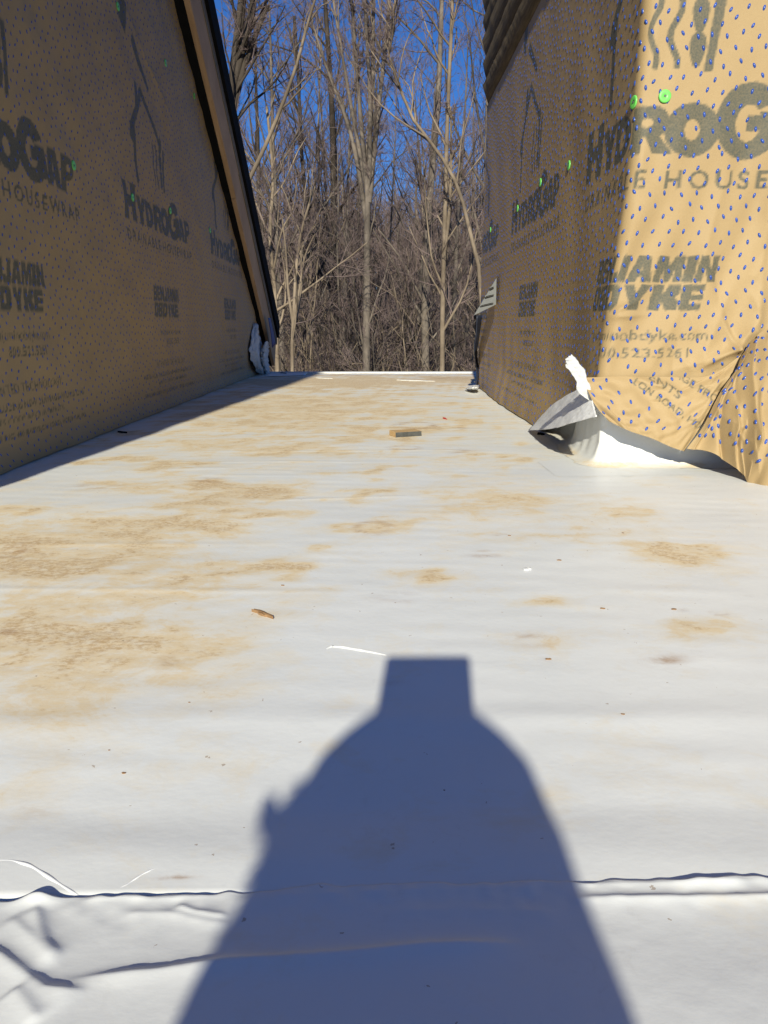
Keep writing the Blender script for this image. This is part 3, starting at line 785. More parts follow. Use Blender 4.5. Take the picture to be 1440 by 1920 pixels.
# ------------------------------------------------------------------ right wall
RX, RY = 0.535, 1.600
W_R = Waves(51, 0.16, 0.7, 18); W_R2 = Waves(52, 0.03, 0.10, 16); W_F = Waves(53, 0.05, 0.30, 16, 1.0, 0.45)
STAR = [((0.79, 0.262), (0.70, 0.215), .008, .010), ((0.79, 0.262), (0.745, 0.345), .006, .010), ((0.79, 0.262), (0.84, 0.34), .006, .012),
        ((0.79, 0.262), (0.62, 0.200), .004, .012), ((0.535, 0.335), (0.60, 0.372), .006, .008), ((0.535, 0.33), (0.62, 0.335), .005, .008),
        ((0.72, 0.25), (0.79, 0.45), .005, .02), ((0.62, 0.22), (0.70, 0.44), .004, .02), ((0.83, 0.30), (0.83, 0.75), .010, .03), ((0.70, 0.45), (0.74, 0.66), .004, .02)]
rs_ = np.random.default_rng(76)
for _ in range(14):
    a_ = rs_.uniform((.56, .20), (.88, .42)); an_ = rs_.choice([.5, 1.2, 1.6, 2.2]) + rs_.normal(0, .25); L_ = rs_.uniform(.04, .12)
    STAR.append((tuple(a_), (a_[0] + L_ * math.cos(an_), a_[1] + L_ * math.sin(an_)), rs_.choice([-1, 1]) * rs_.uniform(.0015, .0032), rs_.uniform(.006, .012)))
def right_fn(w, z):
    """w runs along the sheet: negative on the shaded side, positive on the sunlit front"""
    r = 0.022 + 0.012 * smooth(0.5, 1.0, z)
    a = np.clip((w + r) / (2 * r), 0, 1)
    x = np.where(w < -r, RX, np.where(w > r, RX + w, RX + r * a * a))
    y = np.where(w < -r, RY - w, np.where(w > r, RY, RY + r * (1 - a) ** 2))
    fr = smooth(-r, r, w)
    out = (0.0007 + 0.0008 * fr) * W_R(w, z) + 0.00008 * W_R2(w, z)
    out = out + fr * (0.0052 * W_F(w, z) * smooth(1.0, 0.35, z) + 0.010 * smooth(0.45, 0.18, z))
    for (p, q, h, wd) in STAR:
        d, s, al = poly_dist(x, z, [p, q])
        out = out + fr * 1.5 * h * np.exp(-np.sqrt((d / wd * 1.2) ** 2 + .05) + .22) * smooth(1.05, 0.4, al)
    # the shaded side bellies out near the floor and behind the vent
    out = out + (1 - fr) * (0.030 * smooth(0.16, 0.0, z) * smooth(-2.2, -1.2, w) + 0.0014 * W_R(w * 1.5, z * 0.8) * smooth(0.5, 0.1, z))
    lean = -0.045 * smooth(0.75, 0.05, z) * np.exp(-(w / 0.28) ** 2) * smooth(0.16, 0.0, w)
    x = x + lean - (1 - fr) * out
    y = y - fr * out
    return np.stack([x, y, z], -1)
def right_bottom(w):
    side = 0.004 + 0.150 * smooth(-0.60, -0.03, w) ** 0.85
    front = 0.195 + 0.004 * np.sin(w * 40)
    return np.where(w < 0.0, side, np.where(w < 0.02, side + (front - side) * np.clip(w / 0.02, 0, 1), front))
right_wall = empty('wrapped_wall', (1.0, 2.6, 0))
tag(right_wall, 'right wall in brown printed housewrap with a sunlit, torn front corner', 'wall', kind='thing')
def right_u(w):
    return np.where(w > -0.56, 0.344 + w, np.where(w > -1.58, (w + 1.37) / 0.93, (w + 2.43) / 0.93))
EAVE = 1.325
def make_right():
    ws = np.concatenate([np.arange(-2.15, -0.6, 0.0065), np.arange(-0.6, -0.05, 0.0042), np.arange(-0.05, 0.06, 0.0028), np.arange(0.06, 0.52, 0.0034), np.arange(0.52, 0.92, 0.012)])
    nz = 330
    t = np.linspace(0, 1, nz)
    Wg = np.repeat(ws[None], nz, 0); zb = right_bottom(ws)[None]
    Z = zb + (EAVE - zb) * t[:, None]
    ink = sample(INK, right_u(Wg) + 0.028 * smooth(0.58, 0.46, Z) * smooth(-0.5, 0.0, Wg), Z)
    link('wrap', grid_mesh('wrap', right_fn(Wg, Z), {'ink': ink}, flip=False), right_wall, M['wrap'])
    spacers_on(right_fn, spacer_sites(-2.14, 0.9, 0.01, EAVE - .01, 2), right_wall, lambda w, z: z > right_bottom(w) + 0.008, 1.0, lambda a: dict(la=.0052 + .0009 * smooth(-.1, 0, a), lb=.0024 + .0007 * smooth(-.1, 0, a), h=.0013 + .0011 * smooth(-.1, 0, a)))
    link('sheathing', box('sheathing', (RX + 0.032, RY + 0.040, -0.1), (1.45, 3.735, 2.4)), right_wall, M['sheath'])
    # folded courses of wrap under the eave, each leaning out over the one below
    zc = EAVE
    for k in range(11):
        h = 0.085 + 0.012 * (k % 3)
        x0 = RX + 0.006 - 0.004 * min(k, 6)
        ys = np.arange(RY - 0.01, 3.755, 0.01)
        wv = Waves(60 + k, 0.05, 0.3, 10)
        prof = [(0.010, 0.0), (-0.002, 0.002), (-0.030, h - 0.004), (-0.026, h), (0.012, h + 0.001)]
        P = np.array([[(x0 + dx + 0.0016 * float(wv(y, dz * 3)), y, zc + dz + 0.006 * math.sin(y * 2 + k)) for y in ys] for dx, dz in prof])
        link('wrap_fold', grid_mesh('wrap_fold', P), right_wall, M['dark_fold'])
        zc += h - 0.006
    link('front_upper', grid_mesh('front_upper', np.array([[(x, RY - 0.004, z) for x in np.linspace(RX + .002, 1.45, 20)] for z in np.linspace(EAVE - .01, 2.3, 20)]), {'ink': np.zeros((20, 20))}), right_wall, M['wrap'])
    for px in ((1184, 193), (1067, 310), (1014, 342), (971, 391), (920, 431)):
        if px[0] == 1184: w, z = -0.022, 0.757
        else:
            p = at_x(px[0], px[1], RX); w, z = RY - p[1], p[2]
        q = right_fn(np.array([w, w + .003, w]), np.array([z, z, z + .003]))
        n = np.cross(q[1] - q[0], q[2] - q[0]); n /= np.linalg.norm(n)
        button_cap(q[0] + n * 0.0016, n, right_wall)
    p = at_y(1246, 181, RY); q = right_fn(np.array([p[0] - RX] * 1), np.array([p[2]]))[0]
    button_cap(q + np.array([0, -0.0018, 0]), (0, -1, 0.05), right_wall)
make_right()

def make_flaps():
    # folded pocket of wrap at the front
    Y0 = RY - 0.014
    rows = [[at_y(1094, 708, Y0), at_y(1170, 706, Y0 - .004), at_y(1250, 707, Y0 - .006), at_y(1330, 704, Y0 - .006), at_y(1392, 664, Y0 - .004)],
            [at_y(1100, 730, Y0 - .022), at_y(1170, 745, Y0 - .030), at_y(1245, 748, Y0 - .030), at_y(1322, 735, Y0 - .03), at_y(1372, 705, Y0 - .018)],
            [at_y(1118, 762, Y0 - .032), at_y(1175, 782, Y0 - .042), at_y(1240, 792, Y0 - .046), at_y(1305, 782, Y0 - .046), at_y(1345, 752, Y0 - .03)],
            [at_y(1142, 790, Y0 - .034), at_y(1180, 808, Y0 - .044), at_y(1222, 822, Y0 - .052), at_y(1258, 838, Y0 - .056), at_y(1285, 847, Y0 - .056)]]
    n, m = 90, 150
    G = loft(rows, n, m)
    wv = Waves(71, 0.03, 0.12, 14); S, T = np.meshgrid(np.linspace(0, .3, m), np.linspace(0, .16, n))
    fade = smooth(0, .02, T)
    G[..., 1] -= 0.0030 * wv(S, T) * fade
    rr_ = np.random.default_rng(74)
    for _ in range(9):
        a0 = rr_.uniform((.02, .01), (.27, .12)); an = rr_.uniform(-.9, .9); L_ = rr_.uniform(.03, .09); b0 = a0 + L_ * np.array([math.cos(an), math.sin(an)])
        d, s_, al = poly_dist(S, T, [a0, b0]); G[..., 1] -= fade * rr_.choice([-1, 1]) * rr_.uniform(.002, .005) * np.exp(-np.sqrt((d / .007) ** 2 + .04) + .2) * smooth(0, .2, al) * smooth(1, .7, al)
    # a pinched ridge from the middle of the fold towards the right
    d, s_, al = poly_dist(S, T, [(0.10, 0.005), (0.15, 0.022), (0.21, 0.07)])
    G[..., 1] -= 0.007 * np.exp(-(d / 0.008) ** 2) * smooth(1.05, .3, al)
    A = np.zeros((int(0.5 / PR), int(0.6 / PR)), np.float32)
    X, Z = G[..., 0] - 0.45, G[..., 2]
    rot = -0.60
    def word(s, u, v, wdt, h):
        p = at_y(u, v, Y0 - .03); ink_text(s, p[0] - 0.45, p[0] - 0.45 + wdt, p[2], p[2] + h, 0.01, 1.05, 0, A, rot)
    word('ENTS', 1222, 712, 0.075, 0.017)
    word('LON ROAD, HORSH', 1190, 722, 0.215, 0.017)
    word('AGE PROVIS', 1272, 706, 0.135, 0.017)
    ink = sample(A, X, Z)
    link('pocket_fold', grid_mesh('pocket_fold', G, {'ink': ink}, flip=True), right_wall, M['wrap'])
    def grid_fn(G):
        n, m = G.shape[:2]
        def fn(a, b):
            a = np.clip(a, 0, .9999) * (m - 1); b = np.clip(b, 0, .9999) * (n - 1)
            i = np.minimum(a.astype(int), m - 2); j = np.minimum(b.astype(int), n - 2); f = (a - i)[:, None]; g = (b - j)[:, None]
            return G[j, i] * (1 - f) * (1 - g) + G[j, i + 1] * f * (1 - g) + G[j + 1, i] * (1 - f) * g + G[j + 1, i + 1] * f * g
        return fn
    def spac(G, la, lb, seed):
        a, b, rot = spacer_sites(0.01, la - .004, 0.008, lb - .003, seed)
        fn = grid_fn(G)
        spacers_on(lambda p, q: fn(p / la, q / lb), (a, b, rot), right_wall, None, -1.0)
    spac(G, 0.25, 0.14, 3)
    # sheet to the right, draped out over the roof
    top = [at_y(1402, 646, RY - .024), at_y(1415, 632, RY - .026), at_y(1432, 620, RY - .028), at_y(1466, 606, RY - .03), at_y(1560, 590, RY - .03), at_y(1800, 590, RY - .03)]
    mid = [at_y(1366, 712, RY - .062), at_y(1385, 706, RY - .08), at_y(1415, 702, RY - .10), at_y(1455, 698, RY - .12), at_y(1540, 690, RY - .14), at_y(1790, 690, RY - .15)]
    low = [at_y(1322, 788, RY - .080), at_y(1350, 790, RY - .11), at_y(1390, 800, RY - .14), at_y(1440, 800, RY - .19), at_y(1520, 800, RY - .22), at_y(1770, 800, RY - .24)]
    bot = [at_y(1286, 841, RY - .085), at_y(1338, 850, RY - .115), at_y(1385, 884, RY - .155), at_y(1412, 916, RY - .20), at_y(1470, 936, RY - .235), at_y(1740, 950, RY - .27)]
    n, m = 110, 170
    D = loft([top, mid, low, bot], n, m)
    S, T = np.meshgrid(np.linspace(0, .55, m), np.linspace(0, .30, n))
    wv = Waves(72, 0.12, 0.32, 14)
    D[..., 1] -= 0.0075 * wv(S, T) * smooth(0, .03, T)
    rr_ = np.random.default_rng(75)
    for _ in range(16):
        a0 = rr_.uniform((.0, .02), (.30, .27)); an = rr_.uniform(-.6, 1.9); L_ = rr_.uniform(.04, .14); b0 = a0 + L_ * np.array([math.cos(an), math.sin(an)])
        d, s_, al = poly_dist(S, T, [a0, b0]); D[..., 1] -= smooth(0, .03, T) * rr_.choice([-1, 1]) * rr_.uniform(.003, .008) * np.exp(-np.sqrt((d / .009) ** 2 + .04) + .2) * smooth(0, .2, al) * smooth(1, .7, al)
    for (p, q, h, wd) in (((.06, .04), (.16, .30), -.012, .012), ((.10, .0), (.30, .22), .012, .012), ((.05, .18), (.22, .20), .008, .010), ((.02, .0), (.03, .3), .006, .008), ((.17, .17), (.20, .30), .014, .012)):
        d, s_, al = poly_dist(S, T, [p, q]); D[..., 1] -= 1.3 * h * np.exp(-np.sqrt((d / wd / 1.5) ** 2 + .03) + .17)
    link('draped_sheet', grid_mesh('draped_sheet', D, {'ink': np.zeros(D.shape[:2])}, flip=True), right_wall, M['wrap'])
    spac(D, 0.40, 0.25, 4)
    # back of the wrap, turned out at the lower corner of the shaded side
    patch('turned_corner', [[at_x(990, 807, .462), at_x(999, 798, .482), at_x(1008, 788, .490)],
                            [at_x(1034, 804, .440), at_x(1035, 782, .464), at_x(1036, 759, .488)],
                            [at_x(1074, 793, .442), at_x(1076, 764, .463), at_x(1078, 733, .486)],
                            [at_x(1119, 781, .460), at_x(1112, 755, .472), at_x(1100, 728, .484)]], 40, 24, right_wall, M['backing'], .0010, 5, None, .0006)
    # torn strip curling up at the corner
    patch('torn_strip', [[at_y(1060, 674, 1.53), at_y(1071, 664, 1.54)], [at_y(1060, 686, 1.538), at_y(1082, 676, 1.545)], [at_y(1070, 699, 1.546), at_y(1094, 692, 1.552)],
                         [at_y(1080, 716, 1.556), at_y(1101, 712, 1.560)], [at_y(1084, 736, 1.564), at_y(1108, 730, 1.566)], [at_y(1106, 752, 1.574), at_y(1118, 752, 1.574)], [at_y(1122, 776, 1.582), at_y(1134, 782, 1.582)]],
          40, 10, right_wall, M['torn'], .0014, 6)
make_flaps()

# grey slotted cover and dark strip at the far end of the right wall
def make_cover():
    y = 3.20; c = at_y(915, 590, y)
    t = empty('vent_cover', c)
    tag(t, 'small grey triangular slotted cover on the far end of the right wall', 'cover')
    A, B, C_ = at_y(931, 521, y), at_y(889, 591, y - .02), at_y(930, 571, y)
    V = [A, B, C_] + [p + np.array([0.012, 0.11, 0.0]) for p in (A, B, C_)]
    link('shell', fix(mesh_from('shell', V, [(0, 1, 2), (5, 4, 3), (0, 3, 4, 1), (1, 4, 5, 2), (2, 5, 3, 0)])), t, M['grey'])
    for (u0, u1, v0, v1) in ((918, 926, 540, 538), (909, 926, 556, 552), (900, 925, 573, 567)):
        p, q = at_y(u0, v0, y - .022), at_y(u1, v1, y - .010)
        e = np.array([0, 0, 0.0042])
        V = [p - e, q - e, q + e, p + e]
        V = [v + np.array([0, -.004, 0]) for v in V] + [v + np.array([0, .02, 0]) for v in V]
        o = link('slot_rib', fix(mesh_from('slot_rib', V, [(0, 1, 2, 3), (7, 6, 5, 4), (0, 4, 5, 1), (1, 5, 6, 2), (2, 6, 7, 3), (3, 7, 4, 0)])), t, M['grey']); bevel(o, .003)
        V = [p - e * .3 + (q - p) * .08, q - e * .3 - (q - p) * .08, q + e * .15 - (q - p) * .08, p + e * .15 + (q - p) * .08]
        V = [v + np.array([0, -.0055, 0]) for v in V]
        link('slot', mesh_from('slot', V, [(0, 1, 2, 3)]), t, M['black'])
    s = empty('dark_strip', at_x(893, 728, .50))
    tag(s, 'dark blue black strip hanging down the far edge of the right wall', 'flashing')
    rows = [[at_y(903, 590, 3.70), at_y(897, 630, 3.72), at_y(893, 665, 3.74), at_y(897, 700, 3.74), at_y(894, 722, 3.74)],
            [at_y(893, 592, 3.66), at_y(891, 630, 3.68), at_y(888, 652, 3.70), at_y(893, 700, 3.72), at_y(892, 722, 3.72)]]
    o = link('strip', grid_mesh('strip', loft(rows, 6, 24)), s, M['navy']); thick(o, .006)
    f = empty('flashing_scrap', floor_at(884, 729))
    tag(f, 'crumpled white scrap at the far foot of the right wall', 'scrap')
    patch('scrap_sheet', [[floor_at(872, 730, .004), floor_at(884, 732, .006), floor_at(895, 733, .004)], [floor_at(874, 728, .016), floor_at(886, 727, .03), floor_at(897, 726, .03)], [floor_at(880, 725, .005), floor_at(890, 722, .022), floor_at(899, 722, .006)]], 10, 14, f, M['white'], .004, 8)
make_cover()
# ------------------------------------------------------------------ small things lying on the roof
def deck_box(name, u, v, l, w, h, rz, mats, label, cat, bev=.001):
    p = floor_at(u, v); z = float(deck_z(p[0], p[1]))
    me = box(name, (-l / 2, -w / 2, 0), (l / 2, w / 2, h))
    o = bpy.data.objects.new(name, me); COL.objects.link(o); o.location = (p[0], p[1], z); o.rotation_euler = (0, 0, rz)
    for m in mats: me.materials.append(m)
    tag(o, label, cat); bevel(o, bev)
    return o
ob = deck_box('wood_offcut', 760, 817, 0.082, 0.050, 0.015, math.radians(20), [M['lumber'], M['treated']], 'short wood block lying in the middle of the far roof', 'wood block')
for p in ob.data.polygons:
    if p.normal.y < -0.9: p.material_index = 1
def chip(name, px, h, mat, label, cat, seed, n=9, group=None):
    """irregular flat flake; px = its long axis on the roof and half width in metres"""
    (u0, v0), (u1, v1), hw = px
    a, b = floor_at(u0, v0), floor_at(u1, v1); L = np.linalg.norm(b - a); d = (b - a) / L; q = np.array([-d[1], d[0], 0])
    r = np.random.default_rng(seed); c = (a + b) / 2; z = float(deck_z(c[0], c[1]))
    top, bot = [], []
    for i in range(2 * n):
        t = 2 * math.pi * i / (2 * n); k = 1 + r.normal(0, 0.16)
        p = c + d * (L / 2 * math.cos(t) * k) + q * (hw * math.sin(t) * k)
        top.append((p[0], p[1], z + h * (0.6 + 0.5 * r.random()))); bot.append((p[0], p[1], z - 0.0005))
    m = 2 * n
    V = top + bot + [(c[0], c[1], z + h * 1.2)]
    F = [(i, (i + 1) % m, 2 * m) for i in range(m)] + [(i, m + i, m + (i + 1) % m, (i + 1) % m) for i in range(m)]
    me = fix(mesh_from(name, [np.array(v) - np.array([c[0], c[1], z]) for v in V], F, False))
    o = link(name, me, None, mat); o.location = (c[0], c[1], z)
    return tag(o, label, cat, group)
chip('bark_chip', ((474, 1146), (510, 1160), .0035), .003, M['chip'], 'thin brown splinter lying left of the photographer shadow', 'wood chip', 1)
chip('white_scrap', ((982, 1069), (995, 1067), .004), .002, M['torn'], 'tiny white membrane scrap on the right half of the roof', 'scrap', 2)
chip('membrane_scrap', ((748, 713), (806, 715), .02), .004, M['torn'], 'flat white membrane scrap near the far roof edge', 'scrap', 3)
chip('membrane_scrap', ((596, 709), (620, 710), .012), .003, M['torn'], 'small white membrane sliver at the far edge, left of the larger scrap', 'scrap', 13)
chip('red_shard', ((831, 784), (837, 787), .004), .004, M['red'], 'tiny red plastic shard beyond the wood block', 'shard', 4)
def scratch():
    px = [(612, 1217), (622, 1213), (640, 1214), (665, 1218), (690, 1222), (724, 1228)]
    o = bead('membrane_curl', px, .0016, None, M['torn'], .0002)
    tag(o, 'thin white membrane curl touching the top of the phone shadow', 'scrap')
scratch()
GRIT = [(205, 1408, 2.5), (833, 1480, 2.5), (650, 1765, 3), (1028, 1236, 6), (1048, 1051, 4), (530, 1098, 3.5), (1168, 1341, 4), (1130, 1140, 5), (1264, 1142, 5), (232, 1451, 4), (955, 1005, 3), (355, 1318, 2.5), (1168, 1000, 3)]
for i, (u, v, s) in enumerate(GRIT):
    a = floor_at(u, v); w = np.linalg.norm(floor_at(u + s, v) - a)
    chip('grit_crumb', ((u - s, v), (u + s, v + 0.5), w * .5), w * .35, M['chip'], 'brown crumb of dirt lying on the white roof', 'crumb', 40 + i, 4, 'crumbs of dirt scattered on the roof')
chip('dark_scrap_or_tear', ((238, 812), (222, 810), .005), .004, M['black'], 'small black sliver at the foot of the shaded left wall', 'scrap', 70)
chip('dark_scrap_or_tear', ((1008, 814), (1020, 816), .008), .006, M['black'], 'black flake in place of the dark tear hole under the turned up wrap of the right wall', 'scrap', 71)  # black flake stands in for the shaded inside of a tear
chip('dark_scrap_or_tear', ((520, 703), (538, 703), .02), .014, M['black'], 'black scrap beside the white flap at the far left foot', 'scrap', 72)

# ------------------------------------------------------------------ the photographer, standing on the porch roof behind the lens
def sun_back(g, y):
    """the point at depth y whose shadow falls on floor point g"""
    s = (g[1] - y) / SUN_DIR.y
    return np.array(g) - np.array(SUN_DIR) * s
def make_person():
    HY = -0.25
    crown = sun_back(floor_at(798, 1296), HY)
    cx, top = crown[0], crown[2]
    feet = -1.26
    person = empty('person', (cx, HY - 0.05, feet))
    tag(person, 'person raising a phone, seen only as the long shadow on the roof', 'person')
    ph = (-0.028, -0.02, 0.25)
    K = {}
    def J(n, x, y, z, r): K[n] = (x, y, z, r)
    J('pelvis', cx, HY - .03, -.36, .135); J('waist', cx, HY - .03, -.22, .13); J('chest', cx, HY - .03, -.03, .14); J('neckb', cx, HY - .02, .10, .075); J('neck', cx, HY, .16, .055)
    J('jaw', cx, HY + .02, top - .17, .062); J('face', cx, HY + .01, top - .11, .078); J('skull', cx, HY - .005, top - .078, .076)
    E_ = [('pelvis', 'waist'), ('waist', 'chest'), ('chest', 'neckb'), ('neckb', 'neck'), ('neck', 'jaw'), ('jaw', 'face'), ('face', 'skull')]
    for s, k in ((-1, 'l'), (1, 'r')):
        hx = -0.020 + s * 0.034
        J('sh' + k, cx + s * .17, HY - .03, .04, .06); J('el' + k, cx + s * .20, HY + .06, -.22, .046); J('wr' + k, hx + s * .028, -.085, .115, .026); J('pa' + k, hx + s * .020, -.045, .175, .026)
        E_ += [('chest', 'sh' + k), ('sh' + k, 'el' + k), ('el' + k, 'wr' + k), ('wr' + k, 'pa' + k)]
        for i in range(4):
            z = .175 + .018 * i
            J('f%d' % i + k, hx + s * .018, -.030, z, .010); J('g%d' % i + k, hx + s * .010, -.006, z + .006, .009); J('h%d' % i + k, hx - s * (.012 - .002 * i), -.001, z + .008, .008)
            E_ += [('pa' + k, 'f%d' % i + k), ('f%d' % i + k, 'g%d' % i + k), ('g%d' % i + k, 'h%d' % i + k)]
        J('t1' + k, hx + s * .006, -.036, .215, .011); J('t2' + k, hx - s * .012, -.028, .235, .009)
        E_ += [('pa' + k, 't1' + k), ('t1' + k, 't2' + k)]
        J('hi' + k, cx + s * .095, HY - .03, -.42, .095); J('kn' + k, cx + s * .11, HY + .0, -.82, .062); J('an' + k, cx + s * .12, HY - .06, -1.17, .045); J('to' + k, cx + s * .14, HY + .11, -1.218, .036)
        E_ += [('pelvis', 'hi' + k), ('hi' + k, 'kn' + k), ('kn' + k, 'an' + k), ('an' + k, 'to' + k)]
    names = list(K); idx = {n: i for i, n in enumerate(names)}
    me = bpy.data.meshes.new('body'); me.from_pydata([K[n][:3] for n in names], [(idx[a], idx[b]) for a, b in E_], [])
    o = link('body', me, person)
    o.modifiers.new('skin', 'SKIN')
    for n, sv in zip(names, me.skin_vertices[0].data): sv.radius = (K[n][3], K[n][3]); sv.use_root = (n == 'pelvis')
    sb = o.modifiers.new('subdivision', 'SUBSURF'); sb.levels = 1; sb.render_levels = 2
    me.materials.append(M['skin'])
    # hooded jacket: outline taken from the shadow's half widths
    prof = [(0.000, .004), (.006, .034), (.016, .052), (.030, .067), (.045, .078), (.070, .087), (.10, .094), (.13, .100), (.16, .104), (.20, .100), (.235, .094), (.27, .115), (.30, .16), (.34, .205), (.40, .225), (.55, .215), (.75, .20), (.85, .205)]
    n = 40
    V, F = [], []
    wv = Waves(81, .04, .15, 12)
    for i, (d, r) in enumerate(prof):
        for k in range(n):
            a = 2 * math.pi * k / n
            back = (0.92 if d < .25 else 0.62)
            rr = r * (1 + .012 * float(wv(a * .1, d * 1.2)))
            V.append((cx + rr * math.cos(a), HY - .03 + back * rr * math.sin(a), top - d))
    for i in range(len(prof) - 1):
        for k in range(n):
            a = 2 * math.pi * (k + .5) / n; d = prof[i][0]
            if .07 <= d < .20 and math.sin(a) > .62: continue        # face opening
            F.append((i * n + k, i * n + (k + 1) % n, (i + 1) * n + (k + 1) % n, (i + 1) * n + k))
    F.append(tuple(range(n))[::-1])
    h = link('hooded_jacket', fix(mesh_from('hooded_jacket', V, F, True)), person, M['jacket'])
    # sleeves and trousers follow the limbs
    for s, k in ((-1, 'l'), (1, 'r')):
        for nm, chain, grow in (('sleeve', ('sh', 'el', 'wr'), .014), ('trouser_leg', ('hi', 'kn', 'an'), .022)):
            pts = catmull([K[c + k][:3] for c in chain], 12); rad = np.interp(np.linspace(0, 2, 12), [0, 1, 2], [K[c + k][3] + grow for c in chain])
            V, Q = tubes({(12, 14): [(pts, rad)]}); link(nm, quads_mesh(nm, V, Q), person, M['jacket'])
        fx = K['an' + k]
        bo = link('boot', box('boot', (fx[0] - .05, fx[1] - .07, feet + .001), (fx[0] + .055, fx[1] + .21, feet + .085)), person, M['black']); bevel(bo, .03, 4)
    # a lock of hair sticking out on the left
    c = sun_back(floor_at(500, 1516), HY)
    hp = []
    for i in range(40):
        e = c + np.array([random.gauss(0, .003), random.gauss(0, .006), random.gauss(0, .0035)])
        b = np.array([cx - .085, HY, c[2] - .008 + random.gauss(0, .004)])
        m = (b + e) / 2 + np.array([0, random.gauss(0, .006), random.gauss(-.004, .003)])
        hp.append((catmull([b, m, e], 5), np.array([.0016, .0016, .0015, .0013, .0008])))
    for i in range(60):
        z = top - random.uniform(.05, .13); b = np.array([cx - .075 - .1 * (top - z), HY - .03, z]); e = b + np.array([-random.uniform(.006, .016), 0, random.gauss(-.004, .006)])
        hp.append((catmull([b, (b + e) / 2 + np.array([0, 0, .002]), e], 5), np.array([.0014, .0014, .0012, .001, .0006])))
    V, Q = tubes({(5, 4): hp}); link('hair', quads_mesh('hair', V, Q), person, M['hair'])
    # phone
    a = sun_back(floor_at(724, 1228), -.008); b = sun_back(floor_at(880, 1228), -.008)
    pz = (a[2] + b[2]) / 2
    phone = empty('phone', ((a[0] + b[0]) / 2, -.008, pz))
    tag(phone, 'phone held upright, its shadow a small square block above the head', 'phone')
    hw = (b[0] - a[0]) / 2
    pb = link('case', box('case', (-hw, -.0085, -.158), (hw, -.0005, 0.0)), phone, M['phone'])
    pb.matrix_parent_inverse = Matrix(); pb.rotation_euler = (-PITCH * .9, 0, 0); bevel(pb, .004, 3)
make_person()

# ------------------------------------------------------------------ the bare woods behind the roof
def ortho(d):
    r = np.array([1., 0, 0]) if abs(d[0]) < .8 else np.array([0, 1., 0])
    a = np.cross(d, r); a /= np.linalg.norm(a); return a, np.cross(d, a)
def branch_pts(R, p, d, L, n, wob, up):
    pts = [p]; d = d.copy()
    for i in range(n - 1):
        d = d + R.normal(0, wob, 3) + np.array([0, 0, up])
        d /= np.linalg.norm(d); pts.append(pts[-1] + d * L / (n - 1))
    return np.array(pts), d
def on_path(P, t):
    f = t * (len(P) - 1); i = min(int(f), len(P) - 2); k = f - i
    d = P[i + 1] - P[i]; return P[i] * (1 - k) + P[i + 1] * k, d / (np.linalg.norm(d) + 1e-9)
def grow_tree(seed, stems, n1=(14, 20), first=.28, spread=.62, l1=.34, n2=7, n3=7, n4=3, twig=.0036, zlow=None):
    """stems: list of (points, radii). returns trunk and crown meshes"""
    R = np.random.default_rng(seed)
    tr, cr = {}, {}
    def add(g, P, rad, s): g.setdefault((len(P), s), []).append((P, rad))
    for P, rad in stems:
        add(tr, P, rad, 9)
        H = np.linalg.norm(np.diff(P, axis=0), axis=1).sum()
        for _ in range(R.integers(*n1)):
            t = R.uniform(first, .985) ** .9
            p, d = on_path(P, t); rr = np.interp(t, np.linspace(0, 1, len(rad)), rad)
            a, b = ortho(d); th = R.uniform(0, 2 * math.pi); sp = R.normal(spread, .14)
            dd = d * math.cos(sp) + (a * math.cos(th) + b * math.sin(th)) * math.sin(sp)
            L = H * l1 * (1.05 - .6 * t) * R.uniform(.6, 1.25); r1 = min(rr * .62, .010 + L * .011)
            P1, _ = branch_pts(R, p, dd, L, 7, .11, .05); add(tr, P1, np.linspace(r1, r1 * .25 + .003, 7), 5)
            for _ in range(R.poisson(n2)):
                t2 = R.uniform(.15, 1); p2, d2 = on_path(P1, t2); a, b = ortho(d2); th = R.uniform(0, 6.28); sp = R.normal(.7, .18)
                dd = d2 * math.cos(sp) + (a * math.cos(th) + b * math.sin(th)) * math.sin(sp)
                L2 = L * .42 * (1.15 - .6 * t2) * R.uniform(.6, 1.3)
                P2_, _ = branch_pts(R, p2, dd, L2, 5, .13, .06); r2 = max(r1 * (1 - .7 * t2) * .5, twig * 1.3)
                add(cr, P2_, np.linspace(r2, twig, 5), 4)
                for _ in range(R.poisson(n3)):
                    t3 = R.uniform(.1, 1); p3, d3 = on_path(P2_, t3); dd = d3 + R.normal(0, .48, 3) + np.array([0, 0, .12]); dd /= np.linalg.norm(dd)
                    L3_ = L2 * .45 * R.uniform(.5, 1.3)
                    P3, _ = branch_pts(R, p3, dd, L3_, 3, .14, .05); add(cr, P3, np.array([twig, twig * .8, twig * .45]), 3)
                    for _ in range(R.poisson(n4)):
                        p4, d4 = on_path(P3, R.uniform(.2, 1)); dd = d4 + R.normal(0, .45, 3) + np.array([0, 0, .1]); dd /= np.linalg.norm(dd)
                        add(cr, np.array([p4, p4 + dd * L3_ * R.uniform(.3, .7)]), np.array([twig * .7, twig * .35]), 3)
    V, Q = tubes(tr); tm = quads_mesh('trunk', V, Q)
    V, Q = tubes(cr); cm = quads_mesh('crown', V, Q)
    return tm, cm
def straight_stem(R, H, r, lean=.03, wob=.018, n=14):
    d = np.array([R.normal(0, lean), R.normal(0, lean), 1.]); d /= np.linalg.norm(d)
    P, _ = branch_pts(R, np.zeros(3), d, H, n, wob, .01)
    rad = r * (1 - np.linspace(0, 1, n) ** 1.1 * .88); rad[0] *= 1.25
    return P, rad
